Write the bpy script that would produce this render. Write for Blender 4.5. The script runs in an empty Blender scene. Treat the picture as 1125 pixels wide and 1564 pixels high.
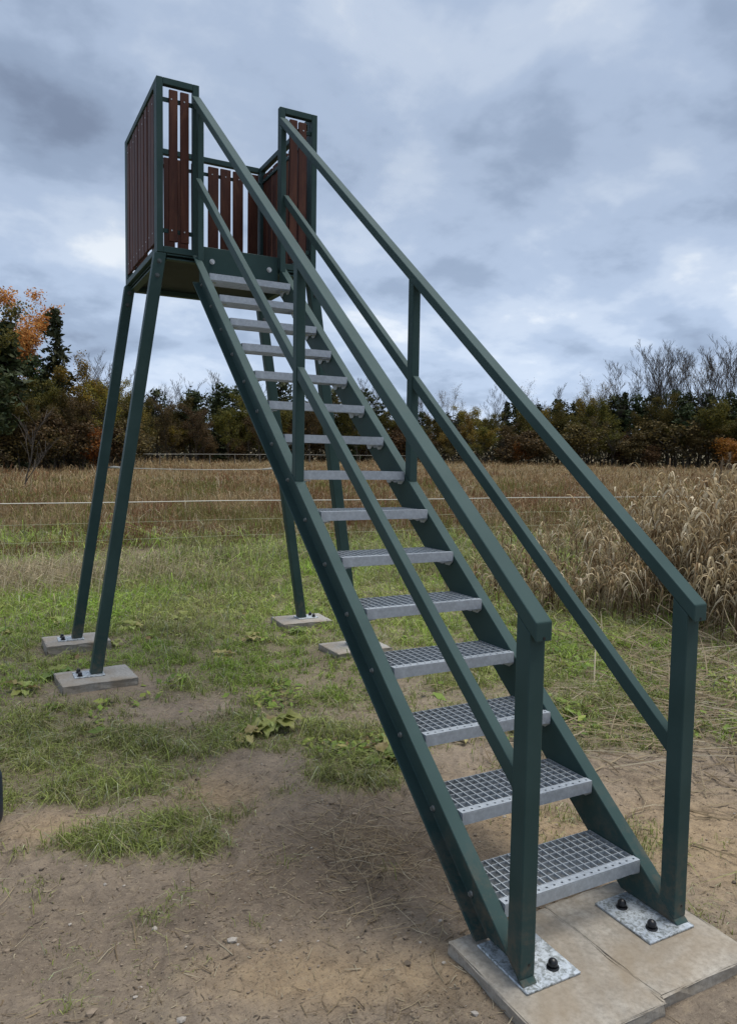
import bpy, bmesh, math, random
import numpy as np
from mathutils import Vector, Matrix

random.seed(11)
rng = np.random.default_rng(7)
scene = bpy.context.scene
COL = scene.collection

# ------------------------------------------------------------------ camera
cam_data = bpy.data.cameras.new('camera')
cam_data.sensor_fit = 'VERTICAL'
cam_data.sensor_height = 36.0
cam_data.lens = 1128.0 / 1564.0 * 36.0
cam_data.shift_y = 1.5 / 1564.0
cam_data.clip_start = 0.05
cam_data.clip_end = 3000
cam = bpy.data.objects.new('camera', cam_data)
COL.objects.link(cam)
_r = Vector((0.88447435, -0.46633688, 0.01533102))
_u = Vector((0.01909625, 0.0690098, 0.9974332))
_f = Vector((0.46619788, 0.88191131, -0.06994268))
CAM = Vector((-1.7472, -1.9875, 1.6222))
cam.matrix_world = Matrix(((_r.x, _u.x, -_f.x, CAM.x), (_r.y, _u.y, -_f.y, CAM.y),
                           (_r.z, _u.z, -_f.z, CAM.z), (0, 0, 0, 1)))
scene.camera = cam

# ------------------------------------------------------------------ world, sun, exposure
SUN_EL, SUN_AZ = math.radians(72), math.radians(105)        # azimuth from +Y towards +X
world = bpy.data.worlds.new('World')
scene.world = world
world.use_nodes = True
wt = world.node_tree
wt.nodes.clear()


class NT:
    """small helper for node trees"""
    def __init__(self, tree):
        self.t = tree

    def n(self, typ, **kw):
        nd = self.t.nodes.new(typ)
        for k, v in kw.items():
            if k.startswith('_'):
                setattr(nd, k[1:], v)
            else:
                key = int(k[1:]) if k[0] == 'i' and k[1:].isdigit() else k.replace('__', ' ')
                inp = nd.inputs[key]
                if isinstance(v, bpy.types.NodeSocket):
                    self.t.links.new(v, inp)
                else:
                    inp.default_value = v
        return nd

    def math(self, op, a, b=0.0, c=0.0, clamp=False):
        nd = self.t.nodes.new('ShaderNodeMath')
        nd.operation = op
        nd.use_clamp = clamp
        for i, v in enumerate((a, b, c)):
            if isinstance(v, bpy.types.NodeSocket):
                self.t.links.new(v, nd.inputs[i])
            else:
                nd.inputs[i].default_value = v
        return nd.outputs[0]

    def mix(self, fac, a, b, blend='MIX'):
        nd = self.t.nodes.new('ShaderNodeMix')
        nd.data_type = 'RGBA'
        nd.blend_type = blend
        for i, v in ((0, fac), (6, a), (7, b)):
            if isinstance(v, bpy.types.NodeSocket):
                self.t.links.new(v, nd.inputs[i])
            else:
                if i and len(v) == 3:
                    v = (*v, 1)
                nd.inputs[i].default_value = v
        return nd.outputs[2]

    def ramp(self, fac, stops):
        nd = self.t.nodes.new('ShaderNodeValToRGB')
        el = nd.color_ramp.elements
        while len(el) < len(stops):
            el.new(0.5)
        for e, (p, c) in zip(el, stops):
            e.position = p
            e.color = (c, c, c, 1) if not isinstance(c, tuple) else (*c, 1)
        self.t.links.new(fac, nd.inputs[0])
        return nd.outputs[0]

    def noise(self, vec, scale, detail=4, rough=0.55, dist=0.0):
        nd = self.t.nodes.new('ShaderNodeTexNoise')
        nd.inputs['Scale'].default_value = scale
        nd.inputs['Detail'].default_value = detail
        nd.inputs['Roughness'].default_value = rough
        nd.inputs['Distortion'].default_value = dist
        if vec is not None:
            self.t.links.new(vec, nd.inputs['Vector'])
        return nd.outputs['Fac']

    def link(self, a, b):
        self.t.links.new(a, b)


W = NT(wt)
sky = wt.nodes.new('ShaderNodeTexSky')
sky.sky_type = 'NISHITA'
sky.sun_disc = False
sky.sun_elevation = SUN_EL
sky.sun_rotation = SUN_AZ
sky.air_density = 1.0
sky.dust_density = 1.5
tc = wt.nodes.new('ShaderNodeTexCoord')
sep = W.n('ShaderNodeSeparateXYZ', Vector=tc.outputs['Generated'])
zz = W.math('ADD', W.math('MAXIMUM', sep.outputs['Z'], 0.0), 0.30)
px_ = W.math('DIVIDE', sep.outputs['X'], zz)
py_ = W.math('DIVIDE', sep.outputs['Y'], zz)
cv = W.n('ShaderNodeCombineXYZ', X=px_, Y=py_, Z=0.0).outputs[0]
cv2 = W.n('ShaderNodeVectorMath', i0=cv, i1=(5.5, 12.1, 0.0), _operation='ADD').outputs[0]
n_big = W.noise(cv2, 1.1, 2, 0.5, 0.0)
n_mid = W.noise(cv2, 3.0, 6, 0.52, 0.15)
n_fine = W.noise(cv2, 9.0, 5, 0.55, 0.1)
dens = W.math('ADD', W.math('MULTIPLY', n_big, 0.45), W.math('ADD', W.math('MULTIPLY', n_mid, 0.45), W.math('MULTIPLY', n_fine, 0.10)))
cloud = W.n('ShaderNodeValToRGB', Fac=dens)
cr = cloud.color_ramp
cr.interpolation = 'EASE'
for _ in range(3):
    cr.elements.new(0.5)
for e, (p, c) in zip(cr.elements, ((0.37, (5.6, 6.0, 6.5)), (0.43, (4.0, 4.65, 5.7)), (0.49, (3.15, 3.85, 5.05)), (0.56, (2.3, 2.9, 3.95)), (0.64, (1.55, 1.95, 2.75)))):
    e.position = p
    e.color = (*c, 1)
# cloud deck brightens towards the horizon (thinner, lit from beyond)
hz = W.ramp(sep.outputs['Z'], [(0.0, 1.38), (0.16, 1.18), (0.36, 0.98), (1.0, 1.1)])
cloud_c = W.mix(1.0, cloud.outputs[0], hz, 'MULTIPLY')
skyc = W.mix(0.93, sky.outputs[0], cloud_c)
bg = W.n('ShaderNodeBackground', Color=skyc, Strength=0.06)
wo = wt.nodes.new('ShaderNodeOutputWorld')
W.link(bg.outputs[0], wo.inputs[0])

sun_d = bpy.data.lights.new('sun', 'SUN')
sun_d.energy = 1.5
sun_d.angle = math.radians(40)
sun_d.color = (1.0, 0.95, 0.87)
sun = bpy.data.objects.new('sun', sun_d)
COL.objects.link(sun)
_sd = Vector((math.sin(SUN_AZ) * math.cos(SUN_EL), math.cos(SUN_AZ) * math.cos(SUN_EL), math.sin(SUN_EL)))
sun.rotation_euler = _sd.to_track_quat('Z', 'Y').to_euler()
sun.location = (0, 0, 30)
vs = scene.view_settings
vs.view_transform = 'Standard'
vs.look = 'None'
vs.gamma = 1.0
vs.exposure = 1.2
vs.use_curve_mapping = False

# ------------------------------------------------------------------ materials


def new_mat(name):
    m = bpy.data.materials.new(name)
    m.use_nodes = True
    m.node_tree.nodes.clear()
    k = NT(m.node_tree)
    out = m.node_tree.nodes.new('ShaderNodeOutputMaterial')
    b = m.node_tree.nodes.new('ShaderNodeBsdfPrincipled')
    k.link(b.outputs[0], out.inputs[0])
    return m, k, b, out


def bump(k, b, h, strength, dist):
    bn = k.n('ShaderNodeBump', Height=h, Strength=strength, Distance=dist)
    k.link(bn.outputs[0], b.inputs['Normal'])


M = {}


def paint_green():
    m, k, b, o = new_mat('green_paint')
    tcn = k.t.nodes.new('ShaderNodeTexCoord').outputs['Object']
    geo = k.t.nodes.new('ShaderNodeNewGeometry')
    n1 = k.noise(tcn, 3.5, 5, 0.6)
    n2 = k.noise(tcn, 60, 3, 0.6)
    c = k.mix(k.ramp(n1, [(0.35, 0.0), (0.7, 1.0)]), (0.033, 0.060, 0.055), (0.046, 0.079, 0.074))
    # faint dust and scuffs
    n3 = k.noise(tcn, 14, 8, 0.75)
    c = k.mix(k.ramp(n3, [(0.58, 0.0), (0.8, 0.3)]), c, (0.055, 0.065, 0.055))
    sz = k.n('ShaderNodeSeparateXYZ', Vector=geo.outputs['Position']).outputs['Z']
    mud = k.math('MULTIPLY', k.ramp(sz, [(0.06, 1.0), (0.42, 0.0)]), k.ramp(n3, [(0.46, 0.0), (0.62, 0.75)]))
    c = k.mix(mud, c, (0.14, 0.108, 0.075))
    # fine vertical scuffs
    mps = k.n('ShaderNodeMapping', Vector=tcn, Scale=(90, 90, 5))
    c = k.mix(k.ramp(k.noise(mps.outputs[0], 1.0, 3, 0.6), [(0.66, 0.0), (0.78, 0.35)]), c, (0.06, 0.075, 0.068))
    k.link(c, b.inputs['Base Color'])
    k.link(k.math('ADD', k.math('MULTIPLY', n3, 0.35), 0.30), b.inputs['Roughness'])
    b.inputs['Specular IOR Level'].default_value = 0.12
    b.inputs['Specular Tint'].default_value = (0.6, 0.85, 1.0, 1)
    bump(k, b, n2, 0.05, 0.0006)
    return m


def galvanised(name, base=0.5, speck=False):
    m, k, b, o = new_mat(name)
    tcn = k.t.nodes.new('ShaderNodeTexCoord').outputs['Object']
    n1 = k.noise(tcn, 30, 5, 0.7)
    vo = k.n('ShaderNodeTexVoronoi', Vector=tcn, Scale=90.0)
    f = k.mix(k.ramp(n1, [(0.3, 0.0), (0.7, 1.0)]), (base * .70, base * .77, base * .84), (base * 1.08, base * 1.17, base * 1.24))
    if speck:
        n2 = k.noise(tcn, 70, 6, 0.7, 0.6)
        f = k.mix(k.ramp(n2, [(0.46, 0.0), (0.60, 1.0)]), f, (0.22, 0.24, 0.235))
    else:
        f = k.mix(k.math('MULTIPLY', vo.outputs['Distance'], 0.35), f, (base * .5, base * .55, base * .6))
    k.link(f, b.inputs['Base Color'])
    b.inputs['Metallic'].default_value = 0.45
    k.link(k.math('ADD', k.math('MULTIPLY', n1, 0.3), 0.33), b.inputs['Roughness'])
    bump(k, b, n1, 0.1, 0.001)
    return m


def wood():
    m, k, b, o = new_mat('stained_wood')
    tcn = k.t.nodes.new('ShaderNodeTexCoord').outputs['Object']
    oi = k.t.nodes.new('ShaderNodeObjectInfo').outputs['Random']
    off = k.n('ShaderNodeCombineXYZ', X=k.math('MULTIPLY', oi, 7.0), Y=k.math('MULTIPLY', oi, 13.0), Z=k.math('MULTIPLY', oi, 5.0)).outputs[0]
    v = k.n('ShaderNodeVectorMath', i0=tcn, i1=off, _operation='ADD').outputs[0]
    mp = k.n('ShaderNodeMapping', Vector=v, Scale=(38, 38, 2.2))
    n1 = k.noise(mp.outputs[0], 1.6, 7, 0.62, 0.6)
    c = k.mix(k.ramp(n1, [(0.3, 0.0), (0.7, 1.0)]), (0.042, 0.0125, 0.0075), (0.108, 0.034, 0.018))
    c = k.mix(k.math('MULTIPLY', oi, 0.6), c, (0.040, 0.0125, 0.008))
    mk_ = k.n('ShaderNodeMapping', Vector=v, Scale=(5, 5, 1.3))
    n9 = k.noise(mk_.outputs[0], 2.4, 4, 0.6, 0.5)
    c = k.mix(k.ramp(n9, [(0.5, 0.0), (0.72, 0.5)]), c, (0.15, 0.062, 0.030))
    k.link(c, b.inputs['Base Color'])
    b.inputs['Roughness'].default_value = 0.6
    b.inputs['Specular IOR Level'].default_value = 0.25
    bump(k, b, n1, 0.25, 0.003)
    return m


def concrete(name, c1, c2):
    m, k, b, o = new_mat(name)
    tcn = k.t.nodes.new('ShaderNodeTexCoord').outputs['Object']
    n1 = k.noise(tcn, 5, 8, 0.65)
    n2 = k.noise(tcn, 55, 6, 0.7)
    n3 = k.noise(tcn, 2.2, 4, 0.6, 0.8)
    c = k.mix(k.ramp(n1, [(0.3, 0.0), (0.72, 1.0)]), c1, c2)
    c = k.mix(k.ramp(n2, [(0.35, 0.55), (0.6, 0.0)]), c, tuple(x * 0.55 for x in c1))
    c = k.mix(k.ramp(n3, [(0.42, 0.0), (0.64, 0.7)]), c, (0.235, 0.18, 0.115))
    k.link(c, b.inputs['Base Color'])
    b.inputs['Roughness'].default_value = 0.9
    h = k.math('ADD', k.math('MULTIPLY', n2, 0.5), n1)
    bump(k, b, h, 0.5, 0.006)
    return m


def simple(name, col, rough=0.6, metal=0.0, var=0.0, scale=20):
    m, k, b, o = new_mat(name)
    if var:
        tcn = k.t.nodes.new('ShaderNodeTexCoord').outputs['Object']
        n1 = k.noise(tcn, scale, 5, 0.6)
        c = k.mix(k.ramp(n1, [(0.3, 0.0), (0.7, 1.0)]), tuple(x * (1 - var) for x in col), tuple(x * (1 + var) for x in col))
        k.link(c, b.inputs['Base Color'])
    else:
        b.inputs['Base Color'].default_value = (*col, 1)
    b.inputs['Roughness'].default_value = rough
    b.inputs['Metallic'].default_value = metal
    return m


def leafy(name, transl=0.35, rough=0.65, obj_var=0.0):
    """foliage whose own colour sits in the mesh attribute Col"""
    m, k, b, o = new_mat(name)
    at = k.t.nodes.new('ShaderNodeAttribute')
    at.attribute_name = 'Col'
    c = at.outputs['Color']
    if obj_var:
        oi = k.t.nodes.new('ShaderNodeObjectInfo').outputs['Random']
        hs = k.n('ShaderNodeHueSaturation', Color=c, Hue=k.math('ADD', k.math('MULTIPLY', oi, 0.05 * obj_var), 0.5 - 0.025 * obj_var),
                 Value=k.math('ADD', k.math('MULTIPLY', oi, 0.5 * obj_var), 1 - 0.25 * obj_var))
        c = hs.outputs[0]
    k.link(c, b.inputs['Base Color'])
    b.inputs['Roughness'].default_value = rough
    b.inputs['Specular IOR Level'].default_value = 0.3
    if transl:
        tr = k.n('ShaderNodeBsdfTranslucent', Color=c)
        mx = k.n('ShaderNodeMixShader', Fac=transl)
        k.link(b.outputs[0], mx.inputs[1])
        k.link(tr.outputs[0], mx.inputs[2])
        k.link(mx.outputs[0], o.inputs[0])
    return m


def bark(name, c1, c2, scale=6):
    m, k, b, o = new_mat(name)
    tcn = k.t.nodes.new('ShaderNodeTexCoord').outputs['Object']
    mp = k.n('ShaderNodeMapping', Vector=tcn, Scale=(3, 3, 0.8))
    n1 = k.noise(mp.outputs[0], scale, 6, 0.65)
    c = k.mix(k.ramp(n1, [(0.35, 0.0), (0.65, 1.0)]), c1, c2)
    k.link(c, b.inputs['Base Color'])
    b.inputs['Roughness'].default_value = 0.9
    bump(k, b, n1, 0.6, 0.03)
    return m


def ground_mat():
    m, k, b, o = new_mat('soil')
    geo = k.t.nodes.new('ShaderNodeNewGeometry')
    pos = geo.outputs['Position']
    at = k.t.nodes.new('ShaderNodeAttribute')
    at.attribute_name = 'Mask'          # R grass cover, G sand, B damp dark soil
    sp = k.n('ShaderNodeSeparateColor', Color=at.outputs['Color'])
    n_a = k.noise(pos, 2.3, 8, 0.6, 0.3)
    n_b = k.noise(pos, 17, 8, 0.7, 0.4)
    n_c = k.noise(pos, 95, 5, 0.65)
    n_d = k.noise(pos, 320, 3, 0.6)
    mp = k.n('ShaderNodeMapping', Vector=pos, Rotation=(0, 0, 0.5), Scale=(1.0, 3.2, 1.0))
    n_e = k.noise(mp.outputs[0], 38, 6, 0.7, 1.2)
    dirt = k.mix(k.ramp(k.math('ADD', k.math('MULTIPLY', n_a, 0.55), k.math('MULTIPLY', n_b, 0.45)), [(0.36, 0.0), (0.64, 1.0)]), (0.135, 0.107, 0.081), (0.325, 0.266, 0.204))
    sand = k.mix(k.ramp(n_b, [(0.3, 0.0), (0.7, 1.0)]), (0.25, 0.18, 0.108), (0.42, 0.315, 0.2))
    dark = k.mix(n_b, (0.075, 0.056, 0.041), (0.16, 0.122, 0.09))
    fs = k.math('MULTIPLY', k.math('ADD', k.math('SUBTRACT', sp.outputs[1], 0.45), k.math('MULTIPLY', k.math('SUBTRACT', n_b, 0.5), 1.6)), 2.0, clamp=True)
    fs = k.math('ADD', fs, 0.5 - 0.5)
    fs2 = k.math('ADD', k.math('MULTIPLY', sp.outputs[1], 0.9), k.math('MULTIPLY', k.math('SUBTRACT', n_b, 0.5), 1.1), clamp=True)
    fd2 = k.math('ADD', k.math('MULTIPLY', sp.outputs[2], 0.95), k.math('MULTIPLY', k.math('SUBTRACT', n_a, 0.52), 1.3), clamp=True)
    c = k.mix(fs2, dirt, sand)
    c = k.mix(k.math('MULTIPLY', fd2, 0.72), c, dark)
    # litter flecks: pale straw crumbs and dark crumbs
    c = k.mix(k.ramp(n_e, [(0.55, 0.0), (0.66, 0.6)]), c, (0.36, 0.30, 0.215))
    c = k.mix(k.ramp(n_c, [(0.30, 0.75), (0.46, 0.0)]), c, (0.075, 0.057, 0.043))
    c = k.mix(k.ramp(n_d, [(0.64, 0.0), (0.72, 0.45)]), c, (0.34, 0.29, 0.22))
    thatch = k.mix(k.ramp(n_e, [(0.4, 0.0), (0.65, 1.0)]), (0.085, 0.088, 0.042), (0.24, 0.205, 0.12))
    fg = k.math('ADD', k.math('MULTIPLY', sp.outputs[0], 1.0), k.math('MULTIPLY', k.math('SUBTRACT', n_b, 0.55), 1.1), clamp=True)
    c = k.mix(k.math('MULTIPLY', fg, 0.85), c, thatch)
    k.link(c, b.inputs['Base Color'])
    b.inputs['Roughness'].default_value = 0.95
    b.inputs['Specular IOR Level'].default_value = 0.2
    h = k.math('ADD', k.math('MULTIPLY', n_b, 1.0), k.math('ADD', k.math('MULTIPLY', n_c, 0.22), k.math('ADD', k.math('MULTIPLY', n_d, 0.05), k.math('MULTIPLY', n_e, 0.3))))
    bump(k, b, h, 0.8, 0.022)
    return m


M['green'] = paint_green()
M['galv'] = galvanised('galvanised_steel', 0.50)
M['plate'] = galvanised('speckled_galvanised_plate', 0.62, True)
M['bluegrey'] = simple('dark_coated_sheet', (0.020, 0.027, 0.034), 0.5, 0.0, 0.3, 8)
M['bluegrey'].node_tree.nodes['Principled BSDF'].inputs['Specular IOR Level'].default_value = 0.1
M['wood'] = wood()
M['conc_grey'] = concrete('grey_concrete', (0.27, 0.26, 0.24), (0.42, 0.405, 0.375))
M['conc_tan'] = concrete('tan_concrete', (0.27, 0.243, 0.203), (0.46, 0.425, 0.365))
M['black'] = simple('black_cap', (0.008, 0.008, 0.009), 0.35)
M['darkbolt'] = simple('dull_bolt', (0.10, 0.11, 0.105), 0.4, 0.7, 0.3, 60)
M['bolt'] = simple('zinc_bolt', (0.5, 0.5, 0.48), 0.35, 0.8, 0.2, 60)
M['tape'] = simple('white_fence_tape', (0.58, 0.56, 0.5), 0.7)
M['wire'] = simple('fence_wire', (0.34, 0.35, 0.22), 0.6)
M['post'] = bark('weathered_post', (0.10, 0.085, 0.065), (0.2, 0.18, 0.15))
M['grass'] = leafy('grass_blades', 0.3)
M['drygrass'] = leafy('dry_grass_blades', 0.25, 0.75)
M['needle'] = leafy('conifer_needles', 0.12, 0.7, 1.0)
M['leaf'] = leafy('autumn_leaves', 0.3, 0.7, 0.8)
M['bigleaf'] = leafy('broad_leaves', 0.3, 0.5, 0.8)
M['straw'] = leafy('straw', 0.15, 0.7)
M['bark'] = bark('bark', (0.035, 0.028, 0.022), (0.09, 0.072, 0.056))
M['barkpale'] = bark('pale_bark', (0.05, 0.043, 0.037), (0.10, 0.088, 0.075))
M['pebble'] = simple('pebble_stone', (0.3, 0.28, 0.25), 0.85, 0, 0.4, 12)
M['soil'] = ground_mat()

# ------------------------------------------------------------------ object helpers


def tag(o, label=None, cat=None, group=None, kind=None):
    if label:
        o['label'] = label
    if cat:
        o['category'] = cat
    if group:
        o['group'] = group
    if kind:
        o['kind'] = kind
    return o


def empty(name, loc=(0, 0, 0), rz=0.0):
    o = bpy.data.objects.new(name, None)
    o.location = loc
    o.rotation_euler = (0, 0, rz)
    o.empty_display_size = 0.2
    COL.objects.link(o)
    return o


def link(name, me, parent=None, loc=None, rot=None):
    o = bpy.data.objects.new(name, me)
    COL.objects.link(o)
    if parent is not None:
        o.parent = parent
    if loc is not None:
        o.location = loc
    if rot is not None:
        o.rotation_euler = rot
    return o


class MB:
    def __init__(self):
        self.v = []
        self.f = []

    def add(self, vs_, fs_):
        n = len(self.v)
        self.v += [tuple(p) for p in vs_]
        self.f += [tuple(i + n for i in q) for q in fs_]
        return self

    def box(self, x0, x1, y0, y1, z0, z1):
        return self.add([(x0, y0, z0), (x1, y0, z0), (x1, y1, z0), (x0, y1, z0), (x0, y0, z1), (x1, y0, z1), (x1, y1, z1), (x0, y1, z1)],
                        [(3, 2, 1, 0), (4, 5, 6, 7), (0, 1, 5, 4), (1, 2, 6, 5), (2, 3, 7, 6), (3, 0, 4, 7)])

    def hexa(self, p8):
        return self.add(p8, [(3, 2, 1, 0), (4, 5, 6, 7), (0, 1, 5, 4), (1, 2, 6, 5), (2, 3, 7, 6), (3, 0, 4, 7)])

    def cyl(self, c, axis, r, h, n=8, dome=0.0, r2=None):
        ax = Vector(axis).normalized()
        a = ax.orthogonal().normalized()
        b_ = ax.cross(a)
        c = Vector(c)
        rings = [(0.0, r), (h, r if r2 is None else r2)]
        if dome:
            rings += [(h + dome * 0.6, r * 0.75), (h + dome, r * 0.25)]
        vs_, fs_ = [], []
        for (hh, rr) in rings:
            for i in range(n):
                t = 2 * math.pi * i / n
                vs_.append(c + ax * hh + (a * math.cos(t) + b_ * math.sin(t)) * rr)
        for k_ in range(len(rings) - 1):
            for i in range(n):
                j = (i + 1) % n
                fs_.append((k_ * n + i, k_ * n + j, (k_ + 1) * n + j, (k_ + 1) * n + i))
        fs_.append(tuple(range(n))[::-1])
        fs_.append(tuple(range((len(rings) - 1) * n, len(rings) * n)))
        return self.add(vs_, fs_)

    def tube(self, pts, rad, n=5):
        pts = [Vector(p) for p in pts]
        vs_, fs_ = [], []
        for i, p in enumerate(pts):
            d = (pts[min(i + 1, len(pts) - 1)] - pts[max(i - 1, 0)]).normalized()
            a = d.cross(Vector((0.13, 0.21, 0.97)))
            if a.length < 1e-4:
                a = d.orthogonal()
            a.normalize()
            b_ = d.cross(a)
            r_ = rad[i] if isinstance(rad, (list, tuple)) else rad
            for q in range(n):
                t = 2 * math.pi * q / n
                vs_.append(p + (a * math.cos(t) + b_ * math.sin(t)) * r_)
        for i in range(len(pts) - 1):
            for q in range(n):
                j = (q + 1) % n
                fs_.append((i * n + q, i * n + j, (i + 1) * n + j, (i + 1) * n + q))
        fs_.append(tuple(range(n))[::-1])
        fs_.append(tuple(range((len(pts) - 1) * n, len(pts) * n)))
        return self.add(vs_, fs_)

    def mesh(self, name, mat, bev=0.0, seg=2, smooth=False):
        me = bpy.data.meshes.new(name)
        me.from_pydata(self.v, [], self.f)
        if bev:
            bm = bmesh.new()
            bm.from_mesh(me)
            bmesh.ops.recalc_face_normals(bm, faces=bm.faces)
            ed = [e for e in bm.edges if len(e.link_faces) == 2 and e.calc_face_angle(0) > 0.5]
            bmesh.ops.bevel(bm, geom=ed, offset=bev, segments=seg, profile=0.5, affect='EDGES', clamp_overlap=True)
            bm.to_mesh(me)
            bm.free()
        else:
            bm = bmesh.new()
            bm.from_mesh(me)
            bmesh.ops.recalc_face_normals(bm, faces=bm.faces)
            bm.to_mesh(me)
            bm.free()
        me.materials.append(mat)
        me.polygons.foreach_set('use_smooth', [smooth] * len(me.polygons))
        me.update()
        return me

    def build(self, name, mat, parent=None, bev=0.0, seg=2, smooth=False):
        return link(name, self.mesh(name, mat, bev, seg, smooth), parent)


def np_mesh(name, co, tris, mat, col=None, smooth=False):
    """mesh from numpy arrays: co (N,3), tris (T,3), col (N,3)"""
    me = bpy.data.meshes.new(name)
    n, t = len(co), len(tris)
    me.vertices.add(n)
    me.vertices.foreach_set('co', np.ascontiguousarray(co, np.float32).ravel())
    me.loops.add(t * 3)
    me.loops.foreach_set('vertex_index', np.ascontiguousarray(tris, np.int32).ravel())
    me.polygons.add(t)
    me.polygons.foreach_set('loop_start', np.arange(0, t * 3, 3, dtype=np.int32))
    if not smooth:
        me.polygons.foreach_set('use_smooth', np.zeros(t, bool))
    if col is not None:
        at = me.color_attributes.new('Col', 'FLOAT_COLOR', 'POINT')
        c4 = np.ones((n, 4), np.float32)
        c4[:, :3] = col
        at.data.foreach_set('color', c4.ravel())
    me.materials.append(mat)
    me.update()
    me.validate()
    return me


# ------------------------------------------------------------------ noise and terrain


def _hash(ix, iy, seed):
    h = (ix.astype(np.int64) * 374761393 + iy.astype(np.int64) * 668265263 + seed * 1442695041) & 0xFFFFFFFF
    h = ((h ^ (h >> 13)) * 1274126177) & 0xFFFFFFFF
    return ((h ^ (h >> 16)) & 0xFFFFFF) / float(0xFFFFFF)


def vnoise(x, y, seed=0):
    ix, iy = np.floor(x), np.floor(y)
    fx, fy = x - ix, y - iy
    fx = fx * fx * (3 - 2 * fx)
    fy = fy * fy * (3 - 2 * fy)
    a, b_ = _hash(ix, iy, seed), _hash(ix + 1, iy, seed)
    c, d = _hash(ix, iy + 1, seed), _hash(ix + 1, iy + 1, seed)
    return (a * (1 - fx) + b_ * fx) * (1 - fy) + (c * (1 - fx) + d * fx) * fy


def fbm(x, y, s, oct_=4, seed=0):
    v, a, t = 0.0, 1.0, 0.0
    x, y = np.asarray(x, float) * s, np.asarray(y, float) * s
    for i in range(oct_):
        v = v + a * vnoise(x + i * 17.3, y - i * 9.1, seed + i)
        t += a
        a *= 0.55
        x, y = x * 2.03, y * 2.03
    return v / t


_fr = np.random.default_rng(99)
FOOT = [(_fr.uniform(-2.1, 2.4), _fr.uniform(-0.9, 2.2), _fr.normal(1.1, 0.5), _fr.uniform(.5, 1)) for _ in range(46)]
FW = np.array([0.4673, 0.8841])       # horizontal view azimuth, used only to orient the valley axis
RT = np.array([0.8841, -0.4673])
GRASS_ADD = [(-1.26, 1.12, 0.41, 0.15, 1.0), (-0.95, 1.16, 0.16, 0.23, 1.0), (-1.37, 1.78, 0.44, 0.35, 0.8), (-1.51, 2.4, 0.29, 0.51, 0.5), (-0.87, 2.04, 0.47, 0.48, 0.45), (-0.16, 1.28, 0.22, 0.19, 0.8), (0.13, 1.32, 0.21, 0.34, 0.6), (-0.15, 2.02, 0.47, 0.37, 0.35), (2.2, 2.09, 0.65, 1.28, 0.6), (1.95, 1.41, 0.35, 0.69, 0.5), (0.25, 2.65, 0.46, 0.44, 0.3), (-0.5, 1.28, 0.09, 0.08, 0.6)]
GRASS_SUB = [(-0.5, 2.78, 0.65, 0.41, 0.55), (-1.49, 1.43, 0.21, 0.15, 1.1), (-0.59, 1.52, 0.28, 0.27, 1.0), (0.5, 2.88, 0.29, 0.36, 0.5), (-0.8, 3.43, 0.33, 0.33, 0.5), (1.36, 0.59, 0.48, 0.44, 0.9), (1.95, 0.79, 0.31, 0.45, 0.5), (-0.07, 0.89, 0.37, 0.26, 0.8), (0.93, 3.54, 0.22, 0.3, 0.4), (-0.46, 1.79, 0.14, 0.14, 0.3), (1.0, 10.9, 1.5, 0.8, 1.1), (-1.0, 11.2, 1.0, 0.6, .8)]
SAND = [(-0.76, 1.41, 0.28, 0.29, 1), (-1.49, 1.39, 0.22, 0.16, 0.9), (-0.89, 0.08, 0.29, 0.16, 0.9), (0.4, 0.27, 0.42, 0.33, 1), (1.08, 0.05, 0.43, 0.68, 1.0), (-0.43, -0.16, 0.25, 0.18, 0.7), (0.41, 0.73, 0.25, 0.31, 0.9), (-0.83, -0.02, 0.4, 0.11, 0.5)]
DAMP = [(-0.27, 0.54, 0.45, 0.5, 1), (-0.62, 0.62, 0.3, 0.4, .6), (-1.54, 0.54, 0.5, 0.35, 0.6), (1.13, 11.18, 1.6, 1.77, 1), (0.06, 15.41, 0.83, 3.23, 0.5), (-1.0, 0.6, 0.36, 0.25, 0.5)]


def blobs(x, y, L):
    s = np.zeros_like(x)
    for (cx, cy, ra, rb, w) in L:
        dx, dy = x - cx, y - cy
        a = (dx * RT[0] + dy * RT[1]) / ra
        b_ = (dx * FW[0] + dy * FW[1]) / rb
        s = s + w * np.exp(-(a * a + b_ * b_) * 1.1)
    return s


def smooth(a, b_, x):
    t = np.clip((x - a) / (b_ - a), 0, 1)
    return t * t * (3 - 2 * t)


def fwd(x, y):
    return (x - CAM.x) * FW[0] + (y - CAM.y) * FW[1]


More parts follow.
